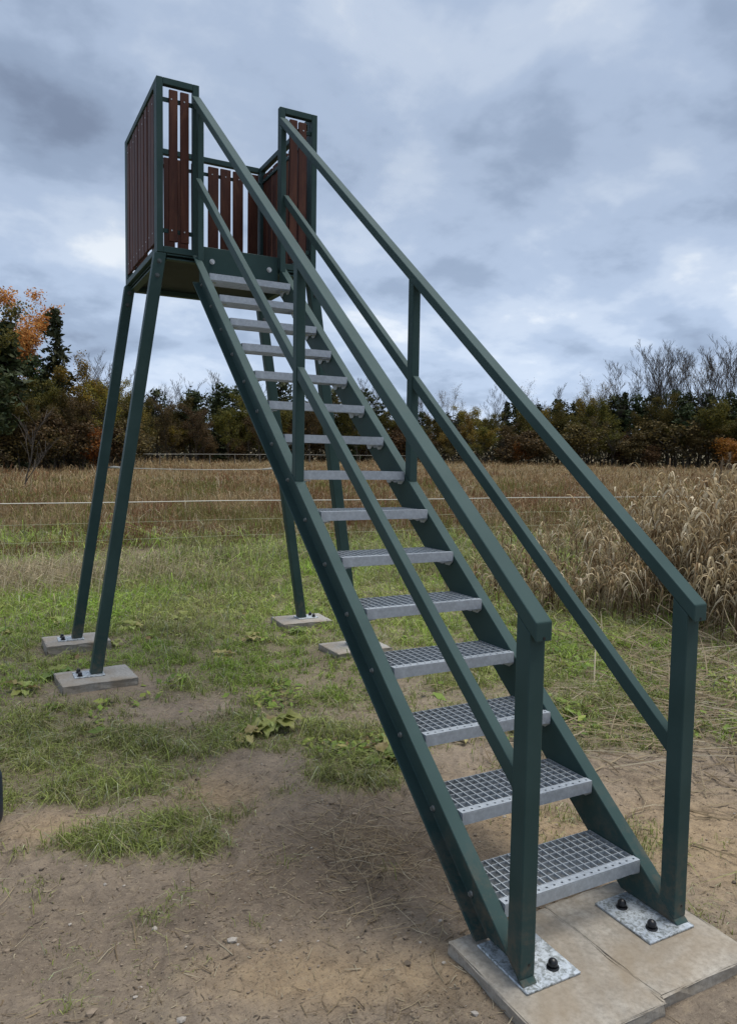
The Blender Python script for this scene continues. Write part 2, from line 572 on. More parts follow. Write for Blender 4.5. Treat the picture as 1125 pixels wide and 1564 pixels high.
def height(x, y):
    x, y = np.asarray(x, float), np.asarray(y, float)
    d = fwd(x, y)
    h = 0.0165 * np.maximum(0, d - 15) ** 1.0
    h = np.minimum(h, 1.62) + 7.0 * smooth(112, 200, d)
    h = h + (fbm(x, y, 0.9, 3, 3) - 0.5) * 0.05 + (fbm(x, y, 4.5, 3, 5) - 0.5) * 0.028 + (fbm(x, y, 16.0, 2, 9) - 0.5) * 0.022 + (vnoise(x * 42, y * 42, 13) - 0.5) * 0.007 * (d < 7)
    if np.any(d < 6):
        for (cx, cy, az, dp) in FOOT:                       # trodden dents, sole and heel
            ux, uy = (x - cx) * math.cos(az) + (y - cy) * math.sin(az), -(x - cx) * math.sin(az) + (y - cy) * math.cos(az)
            e1 = ((ux - 0.05) / 0.11) ** 2 + (uy / 0.05) ** 2
            e2 = ((ux + 0.11) / 0.05) ** 2 + (uy / 0.04) ** 2
            h = h - 0.011 * dp * (np.exp(-e1 ** 2) + np.exp(-e2 ** 2)) + 0.006 * dp * np.exp(-(np.sqrt(e1) - 1.35) ** 2 * 9)
        rg = 1 - np.abs(2 * fbm(x, y, 7.0, 3, 51) - 1)
        h = h + (0.014 * (rg - 0.75) + 0.010 * (1 - np.abs(2 * vnoise(x * 27, y * 27, 57) - 1) - 0.5)) * (1 - smooth(6, 8, d))
    # level round the slabs and the footings
    for (cx, cy, rr, tgt) in ((0.0, -0.33, 0.75, 0.028), (-1.03, 3.47, 0.45, 0.036), (-1.03, 4.63, 0.45, 0.0), (1.03, 4.63, 0.5, 0.03), (1.03, 3.47, 0.5, 0.045)):
        w = np.exp(-(((x - cx) ** 2 + (y - cy) ** 2) / rr ** 2) ** 2)
        h = h * (1 - 0.8 * w) + tgt * 0.8 * w
    ed = np.maximum(np.abs(x) - 0.425, np.abs(y + 0.335) - 0.255)
    h = h + 0.030 * np.exp(-((ed - 0.02) / 0.05) ** 2) * (fbm(x, y, 6.0, 3, 73) - 0.25)
    # shallow ditch past the fence
    h = h - 0.22 * np.exp(-(((y - 10.9) / 0.8) ** 2)) * smooth(-6, -2, x) * (1 - smooth(3, 7, x))
    return h


def cover(x, y):
    """grass cover 0..1"""
    d = fwd(x, y)
    base = 0.16 * smooth(2.9, 3.4, d) * (x < 0.2) + 0.36 * smooth(3.4, 4.3, d) + 0.40 * smooth(4.5, 6.0, d)
    g = base + blobs(x, y, GRASS_ADD) - blobs(x, y, GRASS_SUB)
    g = g * (1 - np.exp(-(((x - 0.1) / 0.62) ** 2 + ((y + 0.15) / 0.75) ** 2) ** 2))
    # trodden ground right of the stairs and behind the camera stays bare
    g = g + (fbm(x, y, 2.3, 4, 21) - 0.5) * 1.15
    for sx in (-1.03, 1.03):
        for sy in (3.47, 4.63):
            g = g * (1 - 0.9 * np.exp(-(((x - sx) / 0.33) ** 4 + ((y - sy) / 0.27) ** 4)))
    return np.clip(g, 0, 1)


def axis_pts(lo, hi, step, far, grow=1.13):
    a = list(np.arange(lo, hi + 1e-6, step))
    s, p = step, hi
    while p < far:
        s *= grow
        p += s
        a.append(p)
    s, p = step, lo
    while p > -far:
        s *= grow
        p -= s
        a.insert(0, p)
    return np.array(a)


gx, gy = axis_pts(-2.2, 2.2, 0.018, 700, 1.065), axis_pts(-0.9, 2.6, 0.018, 700, 1.065)
X, Y = np.meshgrid(gx, gy)
Zg = height(X, Y)
co = np.stack([X, Y, Zg], -1).reshape(-1, 3)
nx, ny = len(gx), len(gy)
ii = (np.arange(ny - 1)[:, None] * nx + np.arange(nx - 1)[None, :]).ravel()
tris = np.concatenate([np.stack([ii, ii + 1, ii + nx + 1], -1), np.stack([ii, ii + nx + 1, ii + nx], -1)])
gme = np_mesh('ground', co, tris, M['soil'], None, True)
mk = np.ones((len(co), 4), np.float32)
mk[:, 0] = cover(co[:, 0], co[:, 1])
mk[:, 1] = np.clip(blobs(co[:, 0], co[:, 1], SAND), 0, 1) * (fwd(co[:, 0], co[:, 1]) < 9)
mk[:, 2] = np.clip(blobs(co[:, 0], co[:, 1], DAMP), 0, 1)
ma = gme.color_attributes.new('Mask', 'FLOAT_COLOR', 'POINT')
ma.data.foreach_set('color', mk.ravel())
ground = link('ground', gme)
tag(ground, 'trampled brown earth and meadow ground', None, None, 'structure')


def hz_(x, y):
    return float(height(np.array([x]), np.array([y]))[0])


# ------------------------------------------------------------------ the lookout tower
RISE, RUN, Y1, Z1, DEP = 0.1914, 0.2409, -0.2125, 0.2278, 0.245
SL = RISE / RUN
PADZ = 0.07
tower = empty('lookout_tower', (0, 0, 0))
tag(tower, 'dark green steel lookout tower with steep metal stairs and brown slatted railing', 'lookout tower')


def nos(y):
    return Z1 + SL * (y - Y1)


def slope_prism(profile, ya, yb, zcut=None):
    """extrude an (x, v) profile along the stair slope; v is the height over the nosing line"""
    n = len(profile)
    vs_ = []
    for (x, v) in profile:
        y = ya if zcut is None else Y1 + (zcut - v - Z1) / SL
        vs_.append((x, y, nos(y) + v))
    for (x, v) in profile:
        vs_.append((x, yb, nos(yb) + v))
    fs_ = [tuple(range(n))[::-1], tuple(range(n, 2 * n))]
    for i in range(n):
        j = (i + 1) % n
        fs_.append((i, j, n + j, n + i))
    return MB().add(vs_, fs_)


for s in (-1, 1):
    a, b_, t = 0.302 * s, 0.357 * s, 0.007 * s
    prof = [(a, -0.018), (b_, -0.018), (b_, -0.030), (a + t, -0.032), (a + t, -0.203), (b_, -0.205), (b_, -0.217), (a, -0.217)]
    st = slope_prism(prof, None, 3.398, PADZ + 0.0085).build('stringer', M['green'], tower, 0.0022, 1)
    # base plate under the stringer, to the inside
    bp = MB()
    x0, x1 = sorted((0.150 * s, 0.359 * s))
    bp.box(x0, x1, -0.398, -0.152, PADZ + 0.0005, PADZ + 0.008)
    base = bp.build('base_plate', M['plate'], tower, 0.0015, 1)
    for yb in (-0.345, -0.215):
        mb = MB().cyl((0.215 * s, yb, PADZ + 0.008), (0, 0, 1), 0.020, 0.004, 12)
        mb.cyl((0.215 * s, yb, PADZ + 0.012), (0, 0, 1), 0.0155, 0.014, 10, 0.012)
        mb.build('anchor_bolt', M['black'], base, 0, smooth=True)
    x0, x1 = sorted((0.30 * s, 0.36 * s))
    # handrail with its plumb cut end, and the smaller rail below it
    slope_prism([(x0, 1.027), (x1, 1.027), (x1, 1.084), (x0, 1.084)], -0.388, 3.40).build('handrail', M['green'], tower, 0.004, 2)
    m0, m1 = sorted((0.312 * s, 0.350 * s))
    for (ya, yb) in ((-0.2985, 1.4285), (1.4815, 3.3385)):
        slope_prism([(m0, 0.484), (m1, 0.484), (m1, 0.550), (m0, 0.550)], ya, yb).build('mid_rail', M['green'], tower, 0.003, 2)

    def post(name, xa, xb, ya, yb, vtop=1.0262, vbot=-0.0172, ztop=None):
        p = []
        for top in (0, 1):
            for (x, y) in ((xa, ya), (xb, ya), (xb, yb), (xa, yb)):
                z = nos(y) + (vtop if top else vbot)
                p.append((x, y, z))
        return MB().hexa(p).build(name, M['green'], tower, 0.004, 2)
    nw = post('newel_post', x0 + 0.001, x1 - 0.001, -0.362, -0.300)
    MB().cyl(((x0 + x1) / 2 + 0.006, -0.3622, nos(-0.362) + 0.022), (0, -1, 0), 0.0042, 0.0012, 8).build('drain_hole', M['black'], nw)
    post('rail_post', *sorted((0.306 * s, 0.354 * s)), 1.430, 1.480)
    post('rail_post', *sorted((0.290 * s, 0.332 * s)), 3.340, 3.384)
    MB().cyl(((x0 + x1) / 2, -0.3882, nos(-0.388) + 1.037), (0, -1, 0), 0.0045, 0.0012, 8).build('drain_hole', M['black'], tower)

# treads: one master, then copies
hw = 0.299
tr = MB()
nb = 7
for i in range(nb):                                        # bars running across the stair
    y = 0.036 + (DEP - 0.004 - 0.036) * i / (nb - 1)
    tr.box(-hw + 0.003, hw - 0.003, y - 0.0013, y + 0.0013, -0.030, -0.0005)
for i in range(1, 18):                                     # bars running front to back
    x = -hw + 2 * hw * i / 18
    tr.box(x - 0.0021, x + 0.0021, 0.0325, DEP - 0.003, -0.0085, 0.0008)
tread_me = tr.mesh('tread', M['galv'])
ns = MB()
ns.box(-hw, hw, -0.0005, 0.003, -0.043, -0.0035)          # front face
ns.box(-hw, hw, 0.0, 0.011, -0.0035, 0.001)               # lip
ns.box(-hw, hw, 0.019, 0.0318, -0.003, 0.001)
ns.box(-hw, hw, 0.0295, 0.0318, -0.030, -0.003)
nh = 18
for i in range(nh + 1):                                    # bridges between the punched holes
    c = -hw + 2 * hw * i / nh
    ns.box(max(-hw, c - 0.0122), min(hw, c + 0.0122), 0.011, 0.019, -0.003, 0.001)
nos_me = ns.mesh('nosing', M['galv'], 0.0)
ep = MB()
prof = [(0.001, -0.002), (0.001, -0.048), (0.028, -0.068), (0.062, -0.068), (0.085, -0.045), (0.13, -0.045), (0.150, -0.064), (0.185, -0.064), (0.205, -0.034), (DEP, -0.030), (DEP, -0.002)]
n = len(prof)
vs_ = [(0, y, z) for y, z in prof] + [(0.003, y, z) for y, z in prof]
ep.add(vs_, [tuple(range(n))[::-1], tuple(range(n, 2 * n))] + [(i, (i + 1) % n, n + (i + 1) % n, n + i) for i in range(n)])
end_me = ep.mesh('end_plate', M['galv'])
tabm = MB().box(-0.055, 0.0, 0.022, 0.066, -0.052, -0.0485)
tabm.cyl((-0.03, 0.044, -0.0525), (0, 0, -1), 0.009, 0.006, 6)
tab_me = tabm.mesh('mounting_tab', M['galv'])
blt = MB().cyl((0, 0, 0), (1, 0, 0), 0.011, 0.003, 10).cyl((0.003, 0, 0), (1, 0, 0), 0.008, 0.007, 6)
bolt_me = blt.mesh('bolt', M['bolt'])
for k_ in range(15):
    t = link('tread', tread_me, tower, (0, Y1 + k_ * RUN, Z1 + k_ * RISE))
    link('nosing', nos_me, t)
    for s in (-1, 1):
        e = link('end_plate', end_me, t, (hw - 0.003 if s > 0 else -hw, 0, 0))
        tb = link('mounting_tab', tab_me, t, (s * (hw - 0.002), 0, 0), (0, 0, 0))
        tb.scale = (s, 1, 1)
        for yb, zb in ((0.165, -0.05), (0.04, -0.055)):
            bo = link('bolt', bolt_me, t, (s * 0.3092, yb, zb), (0, 0, 0 if s > 0 else math.pi))

# platform frame
PX0, PX1, PY0, PY1 = -0.604, 0.612, 3.412, 4.66
DECK = 3.070
pf = MB()
zt, zb_ = 3.068, 3.030


def channel_x(x0, x1, yw, sgn):
    """C beam along x, web at yw, flanges pointing to sgn*y"""
    q = MB()
    ys = sorted((yw, yw + 0.007 * sgn))
    q.box(x0, x1, ys[0], ys[1], zb_ + 0.009, zt - 0.009)
    ys = sorted((yw, yw + 0.055 * sgn))
    q.box(x0, x1, ys[0], ys[1], zb_, zb_ + 0.009)
    q.box(x0, x1, ys[0], ys[1], zt - 0.009, zt)
    return q


def channel_y(y0, y1, xw, sgn):
    q = MB()
    xs = sorted((xw, xw + 0.007 * sgn))
    q.box(xs[0], xs[1], y0, y1, zb_ + 0.009, zt - 0.009)
    xs = sorted((xw, xw + 0.055 * sgn))
    q.box(xs[0], xs[1], y0, y1, zb_, zb_ + 0.009)
    q.box(xs[0], xs[1], y0, y1, zt - 0.009, zt)
    return q


channel_x(-0.535, 0.543, 3.470, -1).build('platform_beam', M['green'], tower)
channel_x(-0.535, 0.543, 4.605, 1).build('platform_beam', M['green'], tower)
channel_y(3.474, 4.600, -0.520, -1).build('platform_beam', M['green'], tower)
channel_y(3.474, 4.600, 0.528, 1).build('platform_beam', M['green'], tower)
MB().box(PX0 + 0.045, PX1 - 0.045, 3.462, PY1 - 0.045, DECK, DECK + 0.018).build('deck_plate', M['bluegrey'], tower)
cp = MB().box(-0.288, 0.288, 3.386, 3.396, 2.952, 3.146).build('connection_plate', M['green'], tower, 0.002, 1)
for bx in (-0.218, 0.218):
    mb = MB().cyl((bx, 3.386, 3.046), (0, -1, 0), 0.019, 0.004, 14).cyl((bx, 3.382, 3.046), (0, -1, 0), 0.0125, 0.011, 6)
    mb.build('bolt', M['bolt'], cp)

# railing panels: frame > slats, battens, screw heads
TUBE = 0.045
ZB, ZT = 3.073, 4.266
slat_cache = {}


def slat_mesh(w, zlo, zhi):
    key = (round(w, 4),)
    if key not in slat_cache:
        q = MB().box(-w / 2, w / 2, -0.0105, 0.0105, zlo, zhi)
        slat_cache[key] = q.mesh('slat', M['wood'], 0.003, 1)
    return slat_cache[key]


def panel(name, origin, rz, length, slat_w, starts, out=-1):
    """panel in its own frame: runs along +x, face towards -y (out)"""
    root = MB()
    root.box(0, TUBE, -TUBE / 2, TUBE / 2, ZB, ZT)
    root.box(length - TUBE, length, -TUBE / 2, TUBE / 2, ZB, ZT)
    root.box(TUBE, length - TUBE, -TUBE / 2, TUBE / 2, ZT - TUBE, ZT - 0.0002)
    root.box(TUBE, length - TUBE, -TUBE / 2, TUBE / 2, ZB + 0.0002, ZB + TUBE)
    fr = root.build(name, M['green'], tower, 0.003, 1)
    fr.location = origin
    fr.rotation_euler = (0, 0, rz)
    for z in (4.128, 3.231):
        MB().box(TUBE + 0.0005, length - TUBE - 0.0005, 0.000 * out, 0.012, z - 0.014, z + 0.014).build('batten', M['green'], fr)
    me = slat_mesh(slat_w, 3.155, 4.193)
    sc = MB()
    for i, x in enumerate(starts):
        jx, jz = random.uniform(-.0015, .0015), random.uniform(-.006, .006)
        link('slat', me, fr, (x + slat_w / 2 + jx, -0.0115, jz), (0, random.uniform(-.004, .004), 0))
        for z in (4.128, 3.231):
            sc.cyl((x + slat_w / 2, -0.0215, z), (0, -1, 0), 0.0055, 0.003, 6)
            sc.cyl((x + slat_w / 2, 0.012, z), (0, 1, 0), 0.0055, 0.004, 6)
    so = sc.build('screw_heads', M['bolt'], fr)
    so['kind'] = 'stuff'
    return fr


panel('railing_panel', (-0.604, 3.4345, 0), 0.0, 0.300, 0.060, [0.074, 0.164])
panel('railing_panel', (0.306, 3.4345, 0), 0.0, 0.306, 0.062, [0.078, 0.160])
full = [0.070 + 0.1218 * i for i in range(9)]
panel('railing_panel', (-0.604, 4.6375, 0), 0.0, 1.216, 0.093, [x + 0.012 for x in full])
# side panels stand between front and back panels
panel('railing_panel', (-0.5815, 4.6145, 0), -math.pi / 2, 1.157, 0.093, [0.055 + 0.1195 * i for i in range(9)])
panel('railing_panel', (0.5895, 3.4575, 0), math.pi / 2, 1.157, 0.093, [0.055 + 0.1195 * i for i in range(9)])

# legs, splayed sideways
BLK = 0.08
for sx in (-1, 1):
    for (yf, yt) in ((3.485, 3.452), (4.64, 4.622)):
        xt, xf = (-0.578 if sx < 0 else 0.586), 1.03 * sx
        h2 = 0.041
        p = []
        for (x, y, z) in ((xf, yf, BLK + 0.009), (xt, yt, 3.0715)):
            p += [(x - h2, y - 0.0385, z), (x + h2, y - 0.0385, z), (x + h2, y + 0.0385, z), (x - h2, y + 0.0385, z)]
        lg = MB().hexa(p).build('leg', M['green'], tower, 0.006, 2)
        x0, x1 = sorted((xf - 0.052 * sx, xf + 0.15 * sx))
        fp = MB().box(x0, x1, yf - 0.075, yf + 0.075, BLK + 0.0005, BLK + 0.0085).build('foot_plate', M['plate'], lg, 0.001, 1)
        for yb in (-0.045, 0.045):
            mb = MB().cyl((xf + 0.112 * sx, yf + yb, BLK + 0.0085), (0, 0, 1), 0.019, 0.004, 12).cyl((xf + 0.112 * sx, yf + yb, BLK + 0.0125), (0, 0, 1), 0.015, 0.016, 10, 0.012)
            mb.build('anchor_bolt', M['black'], lg, smooth=True)
        fdir = -1 if yf < 4 else 1
        for zb2 in (3.008, 2.908):
            tt = (zb2 - BLK) / (3.0715 - BLK)
            xx, yy = xf + (xt - xf) * tt, yf + (yt - yf) * tt
            mb = MB().cyl((xx, yy - 0.0386, zb2), (0, -1, 0), 0.017, 0.004, 12).cyl((xx, yy - 0.0426, zb2), (0, -1, 0), 0.011, 0.010, 6)
            mb.build('bolt', M['darkbolt'], lg)

# ------------------------------------------------------------------ concrete footings and slabs


def slab(name, mat, x0, x1, y0, y1, z0, z1, seed, bev=0.008, cuts=6):
    r_ = random.Random(seed)
    bm = bmesh.new()
    bmesh.ops.create_cube(bm, size=1)
    bmesh.ops.bevel(bm, geom=bm.edges[:], offset=0.014, segments=1, affect='EDGES')
    bm2 = bm
    bmesh.ops.subdivide_edges(bm2, edges=bm2.edges[:], cuts=cuts, use_grid_fill=True)
    for v in bm2.verts:
        v.co = Vector((x0 + (v.co.x + .5) * (x1 - x0), y0 + (v.co.y + .5) * (y1 - y0), z0 + (v.co.z + .5) * (z1 - z0)))
        top = v.co.z > z1 - 0.012
        e = min(abs(v.co.x - x0), abs(v.co.x - x1), abs(v.co.y - y0), abs(v.co.y - y1))
        if top and e > 0.03:
            v.co.z = z1 - r_.uniform(0, 0.0006)
        else:
            v.co += Vector((r_.uniform(-1, 1), r_.uniform(-1, 1), r_.uniform(-1, 0))) * 0.0042
        v.co.z = min(v.co.z, z1)
    me = bpy.data.meshes.new(name)
    bm2.to_mesh(me)
    bm2.free()
    me.materials.append(mat)
    return link(name, me)


o = slab('concrete_slab', M['conc_tan'], -0.425, -0.0105, -0.598, -0.085, -0.12, PADZ, 3)
tag(o, 'tan concrete slab under the left foot of the stairs', 'concrete slab', 'slabs under the stairs')
o = slab('concrete_slab', M['conc_tan'], -0.0095, 0.425, -0.578, -0.075, -0.12, PADZ, 4)
tag(o, 'tan concrete slab under the right foot of the stairs', 'concrete slab', 'slabs under the stairs')
for (cx, cy, rz, sd, lab) in ((-1.035, 3.455, 0.06, 5, 'light concrete footing block under the front left tower leg'),
                              (-1.035, 4.63, 0.03, 6, 'grey concrete footing block under the rear left tower leg'),
                              (1.02, 4.61, -0.04, 7, 'grey concrete footing block under the rear right tower leg'),
                              (1.02, 3.45, 0.02, 8, 'concrete footing block behind the stairs under the front right tower leg')):
    o = slab('footing_block', M['conc_grey'], -0.25, 0.25, -0.19, 0.19, -0.16, 0.0, sd)
    o.location = (cx, cy, BLK)
    o.rotation_euler = (0, 0, rz)
    tag(o, lab, 'concrete block', 'footings under the tower legs')

# ------------------------------------------------------------------ fences
FY = 9.0
fence = empty('wire_fence', (0, FY, 0))
tag(fence, 'low electric fence of white tape and thin wires in front of the meadow', 'fence')


def sag(xs, y, z, amp):
    return [(x, y + 0.02 * math.sin(x), z + amp * math.sin(x * 1.7)) for x in xs]


def fz(x, zl, zr):
    return zl + (zr - zl) * (x + 1.5) / 14.8


xs = np.linspace(-9, 24, 67)
for (zl, zr, rad, mt) in ((0.992, 0.985, 0.0065, 'tape'), (0.70, 0.72, 0.0022, 'wire'), (0.453, 0.46, 0.0022, 'wire')):
    pts = [(x, 0.0 + 0.18 * (x + 1.5) / -14.8, fz(x, zl, zr) - 0.012 * abs(math.sin((x + 3.9) * math.pi / 5.6))) for x in xs]
    MB().tube(pts, rad, 5).build('fence_tape' if mt == 'tape' else 'fence_wire', M[mt], fence)
for xp in (-9.0, -4.6, 1.05 + 0.0, 18.6, 24.0):
    if -2 < xp < 14:
        continue
    yb = FY + 0.18 * (xp + 1.5) / -14.8
    g = hz_(xp, yb)
    MB().cyl((xp, yb - FY - 0.035, g - 0.2), (0, 0, 1), 0.028, 1.45, 8).build('fence_post', M['post'], fence)
# rope tied between the rear legs
rope = empty('rope', (0, 4.6, 0))
tag(rope, 'thin white rope tied between the two rear tower legs', 'rope')
zr = 1.535


def legx(z, sx):
    tt = (z - BLK) / (3.0715 - BLK)
    return 1.03 * sx + ((-0.578 if sx < 0 else 0.586) - 1.03 * sx) * tt


xa, xb = legx(zr, -1) + 0.045, legx(zr, 1) - 0.045
MB().tube([(xa + (xb - xa) * i / 12, 0.03, zr - 0.012 * math.sin(math.pi * i / 12)) for i in range(13)], 0.0035, 5).build('rope_strand', M['tape'], rope)
for (x, s) in ((xa, 1), (xb, -1)):
    MB().tube([(x + 0.00 * s, 0.03, zr), (x + 0.05 * s, 0.03, zr + 0.004), (x + 0.15 * s, 0.03, zr - 0.006)], [0.008, 0.011, 0.008], 7).build('insulator', M['tape'], rope, smooth=True)

# ------------------------------------------------------------------ blades


def blades(n, base, hgt, wid, azim, lean, col, curl=0.6, colv=0.2, tipc=None):
    """n curved three-triangle blades"""
    d = np.stack([np.cos(azim), np.sin(azim)], -1)
    pr = np.stack([-d[:, 1], d[:, 0]], -1)
    yaw = rng.uniform(0, 2 * np.pi, n)
    pr = np.stack([np.cos(yaw), np.sin(yaw)], -1)
    z = np.zeros((n, 1))
    w3 = np.concatenate([pr, z], 1) * wid[:, None] * 0.5
    up = np.array([0, 0, 1.0])
    l1 = lean[:, None] * (1 - curl) * 0.5
    mid = base + np.concatenate([d * l1 * hgt[:, None], (hgt * 0.58)[:, None]], 1)
    horiz = np.clip(lean, 0, 1.6)
    tipz = hgt * np.clip(1.0 - 0.45 * horiz ** 1.5, 0.15, 1)
    tip = base + np.concatenate([d * (lean * hgt)[:, None], tipz[:, None]], 1)
    V = np.stack([base - w3, base + w3, mid + w3 * 0.8, mid - w3 * 0.8, tip], 1).reshape(-1, 3)
    i0 = np.arange(n) * 5
    T = np.stack([np.stack([i0, i0 + 1, i0 + 2], -1), np.stack([i0, i0 + 2, i0 + 3], -1), np.stack([i0 + 3, i0 + 2, i0 + 4], -1)], 1).reshape(-1, 3)
    c = col * (1 + rng.uniform(-colv, colv, (n, 1)))
    C = np.repeat(c[:, None, :], 5, 1)
    if tipc is not None:
        C[:, 4] = C[:, 4] * 0.5 + tipc * 0.5
    return V, T, C.reshape(-1, 3)


def scatter(n, r0, r1, half=0.62, power=1.0):
    """points in a wedge that covers more than the view; density falls with distance"""
    t = rng.uniform(0, 1, n)
    r = r0 * (r1 / r0) ** (t ** power)
    a = rng.uniform(-half, half, n)
    far_ = rng.uniform(0, 1, n) < 0.12                      # thinner growth carries on well outside the view
    a = np.where(far_, np.sign(a) * (half + np.abs(a) * 0.65), a) + math.atan2(FW[0], FW[1])
    return CAM.x + np.sin(a) * r, CAM.y + np.cos(a) * r, r


def pick(cols, n, w=None):
    cols = np.array(cols)
    return cols[rng.choice(len(cols), n, p=w)]


def clear_slabs(x, y):
    ok = ~((np.abs(x) < 0.43) & (y > -0.68) & (y < -0.07))
    for sx in (-1.03, 1.03):
        for sy in (3.455, 4.62):
            ok &= ~((np.abs(x - sx) < 0.262) & (np.abs(y - sy) < 0.205))
    return ok


# short turf
N = 760000
x, y, r = scatter(N, 2.2, 15.5)
g = cover(x, y)
tuft = fbm(x, y, 9.0, 3, 41)
patch = fbm(x, y, 1.6, 3, 55)
keep = (rng.uniform(0, 1, N) < g ** 1.2 * (0.30 + 1.0 * smooth(0.38, 0.68, tuft))) & clear_slabs(x, y)
keep &= ~((np.abs(x) < 0.25) & (y > -1) & (y < 0.2))
x, y, r, g, tuft, patch = x[keep], y[keep], r[keep], g[keep], tuft[keep], patch[keep]
n = len(x)
green = np.array([0.19, 0.30, 0.05])
dull = np.array([0.225, 0.255, 0.10])
dry = np.array([0.34, 0.29, 0.175])
mixv = (np.clip((patch - 0.35) * 2.2 + rng.normal(0, 0.25, n), 0, 1) * (0.35 + 0.65 * smooth(3.2, 6.0, r)))[:, None]
col = green * mixv + dull * (1 - mixv)
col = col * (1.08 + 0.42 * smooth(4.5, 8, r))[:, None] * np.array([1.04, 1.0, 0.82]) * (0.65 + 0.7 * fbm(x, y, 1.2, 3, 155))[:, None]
pale = rng.uniform(0, 1, n) < 0.14
col[pale] = np.array([0.36, 0.38, 0.24])
isdry = rng.uniform(0, 1, n) < 0.17 + 0.14 * smooth(9, 12, r)
col[isdry] = dry * rng.uniform(0.55, 1.15, (isdry.sum(), 1))
hgt = (1 + 1.1 * smooth(9.5, 12.5, r)) * rng.gamma(4, 0.0095, n) * (0.6 + 0.9 * smooth(0.4, 0.7, tuft)) * (0.75 + 0.5 * g) * (1 + 0.9 * smooth(6.0, 9.5, r))
base = np.stack([x, y, height(x, y) - 0.004], -1)
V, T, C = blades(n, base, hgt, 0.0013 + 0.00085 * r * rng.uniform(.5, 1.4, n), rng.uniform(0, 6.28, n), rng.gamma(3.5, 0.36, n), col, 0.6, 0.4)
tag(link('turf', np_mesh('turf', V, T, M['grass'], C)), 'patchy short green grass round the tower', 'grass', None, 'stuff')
print('turf blades', n)

# taller grass fringe before the fence, green and straw coloured
N = 60000
x, y, r = scatter(N, 7.5, 16.0)
f = fbm(x, y, 0.9, 4, 77)
keep = rng.uniform(0, 1, N) < smooth(0.42, 0.62, f) * smooth(6.0, 9.0, y + 0.25 * np.sin(x * 2)) * (y < 12.2) * (1 - 0.8 * np.exp(-((y - 10.9) / 0.6) ** 2))
x, y, r, f = x[keep], y[keep], r[keep], f[keep]
n = len(x)
col = pick([(0.16, 0.175, 0.045), (0.25, 0.22, 0.10), (0.40, 0.33, 0.2), (0.12, 0.16, 0.04)], n, [0.28, 0.3, 0.22, 0.2])
base = np.stack([x, y, height(x, y) - 0.005], -1)
V, T, C = blades(n, base, rng.gamma(6, 0.034, n), 0.0022 + 0.00065 * r, rng.uniform(0, 6.28, n), rng.gamma(3, 0.25, n), col, 0.6, 0.3)
tag(link('long_grass', np_mesh('long_grass', V, T, M['drygrass'], C)), 'longer mixed green and straw grass in front of the fence', 'grass', None, 'stuff')

# meadow beyond the fence
N = 430000
x, y, r = scatter(N, 10.0, 150.0, 0.66, 0.9)
f = fbm(x, y, 0.33, 4, 91)
f2 = fbm(x, y, 1.3, 3, 95)
edge = 11.4 + 2.2 * (fbm(x, y, 0.7, 3, 12) - 0.5) - 3.2 * smooth(3.0, 6.5, x) - 1.2 * (1 - smooth(-2.5, -0.5, x))
keep = (y > edge) & (rng.uniform(0, 1, N) < 0.35 + 0.8 * f2)
ditch = np.exp(-(((y - 10.9) / 1.0) ** 2)) * smooth(-6, -2, x) * (1 - smooth(3, 6, x))
keep &= rng.uniform(0, 1, N) > ditch * 0.85
x, y, r, f, f2 = x[keep], y[keep], r[keep], f[keep], f2[keep]
n = len(x)
a_, b2, c_, d_ = np.array([0.20, 0.118, 0.062]), np.array([0.40, 0.315, 0.20]), np.array([0.17, 0.135, 0.055]), np.array([0.48, 0.40, 0.28])
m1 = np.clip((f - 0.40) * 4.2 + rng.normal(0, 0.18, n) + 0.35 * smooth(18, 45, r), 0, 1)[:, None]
near = (1 - smooth(15, 30, r))[:, None]
col = a_ * (1 - m1) + b2 * m1
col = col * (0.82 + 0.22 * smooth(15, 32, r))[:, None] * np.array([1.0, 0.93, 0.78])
rus = (fbm(x, y, 0.28, 3, 177) > 0.53) & (rng.uniform(0, 1, n) < 0.6) & (r < 60)
col[rus] = np.array([0.20, 0.10, 0.048]) * rng.uniform(.8, 1.25, (rus.sum(), 1))
u_ = rng.uniform(0, 1, n)
col[u_ < 0.14] = c_
col[u_ > 0.955] = d_
ol = (f2 < 0.38) & (rng.uniform(0, 1, n) < 0.6)
col[ol] = np.array([0.17, 0.155, 0.045])
olive = (fbm(x, y, 0.5, 3, 133) > 0.54) & (rng.uniform(0, 1, n) < 0.65) & (r < 40)
col[olive] = np.array([0.185, 0.18, 0.05]) * rng.uniform(.7, 1.2, (olive.sum(), 1))
hgt = rng.gamma(5, 0.068, n) * (0.30 + 1.0 * smooth(0.3, 0.75, f2)) * (0.8 + 0.2 * smooth(10, 20, r))
base = np.stack([x, y, height(x, y) - 0.01], -1)
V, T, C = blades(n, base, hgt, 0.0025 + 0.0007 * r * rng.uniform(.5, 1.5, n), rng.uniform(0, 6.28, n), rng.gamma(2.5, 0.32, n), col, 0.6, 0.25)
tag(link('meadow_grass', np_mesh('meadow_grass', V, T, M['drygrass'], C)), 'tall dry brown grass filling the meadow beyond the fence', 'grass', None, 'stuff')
print('meadow', n)

# matted straw coloured grass bent over by the fence at the left
N = 9000
x = rng.normal(-2.0, 1.3, N)
y = rng.normal(8.3, 0.55, N)
col = pick([(0.44, 0.36, 0.23), (0.34, 0.27, 0.16), (0.52, 0.45, 0.31)], N)
base = np.stack([x, y, height(x, y)], -1)
V, T, C = blades(N, base, rng.gamma(6, 0.045, N), np.full(N, 0.007), rng.normal(0.4, 1.0, N), rng.gamma(4, 0.28, N), col, 0.6, 0.25)
tag(link('matted_straw_grass', np_mesh('matted_straw_grass', V, T, M['drygrass'], C)), 'flattened pale straw grass along the fence at left', 'grass', None, 'stuff')

# ------------------------------------------------------------------ dry reeds at the right


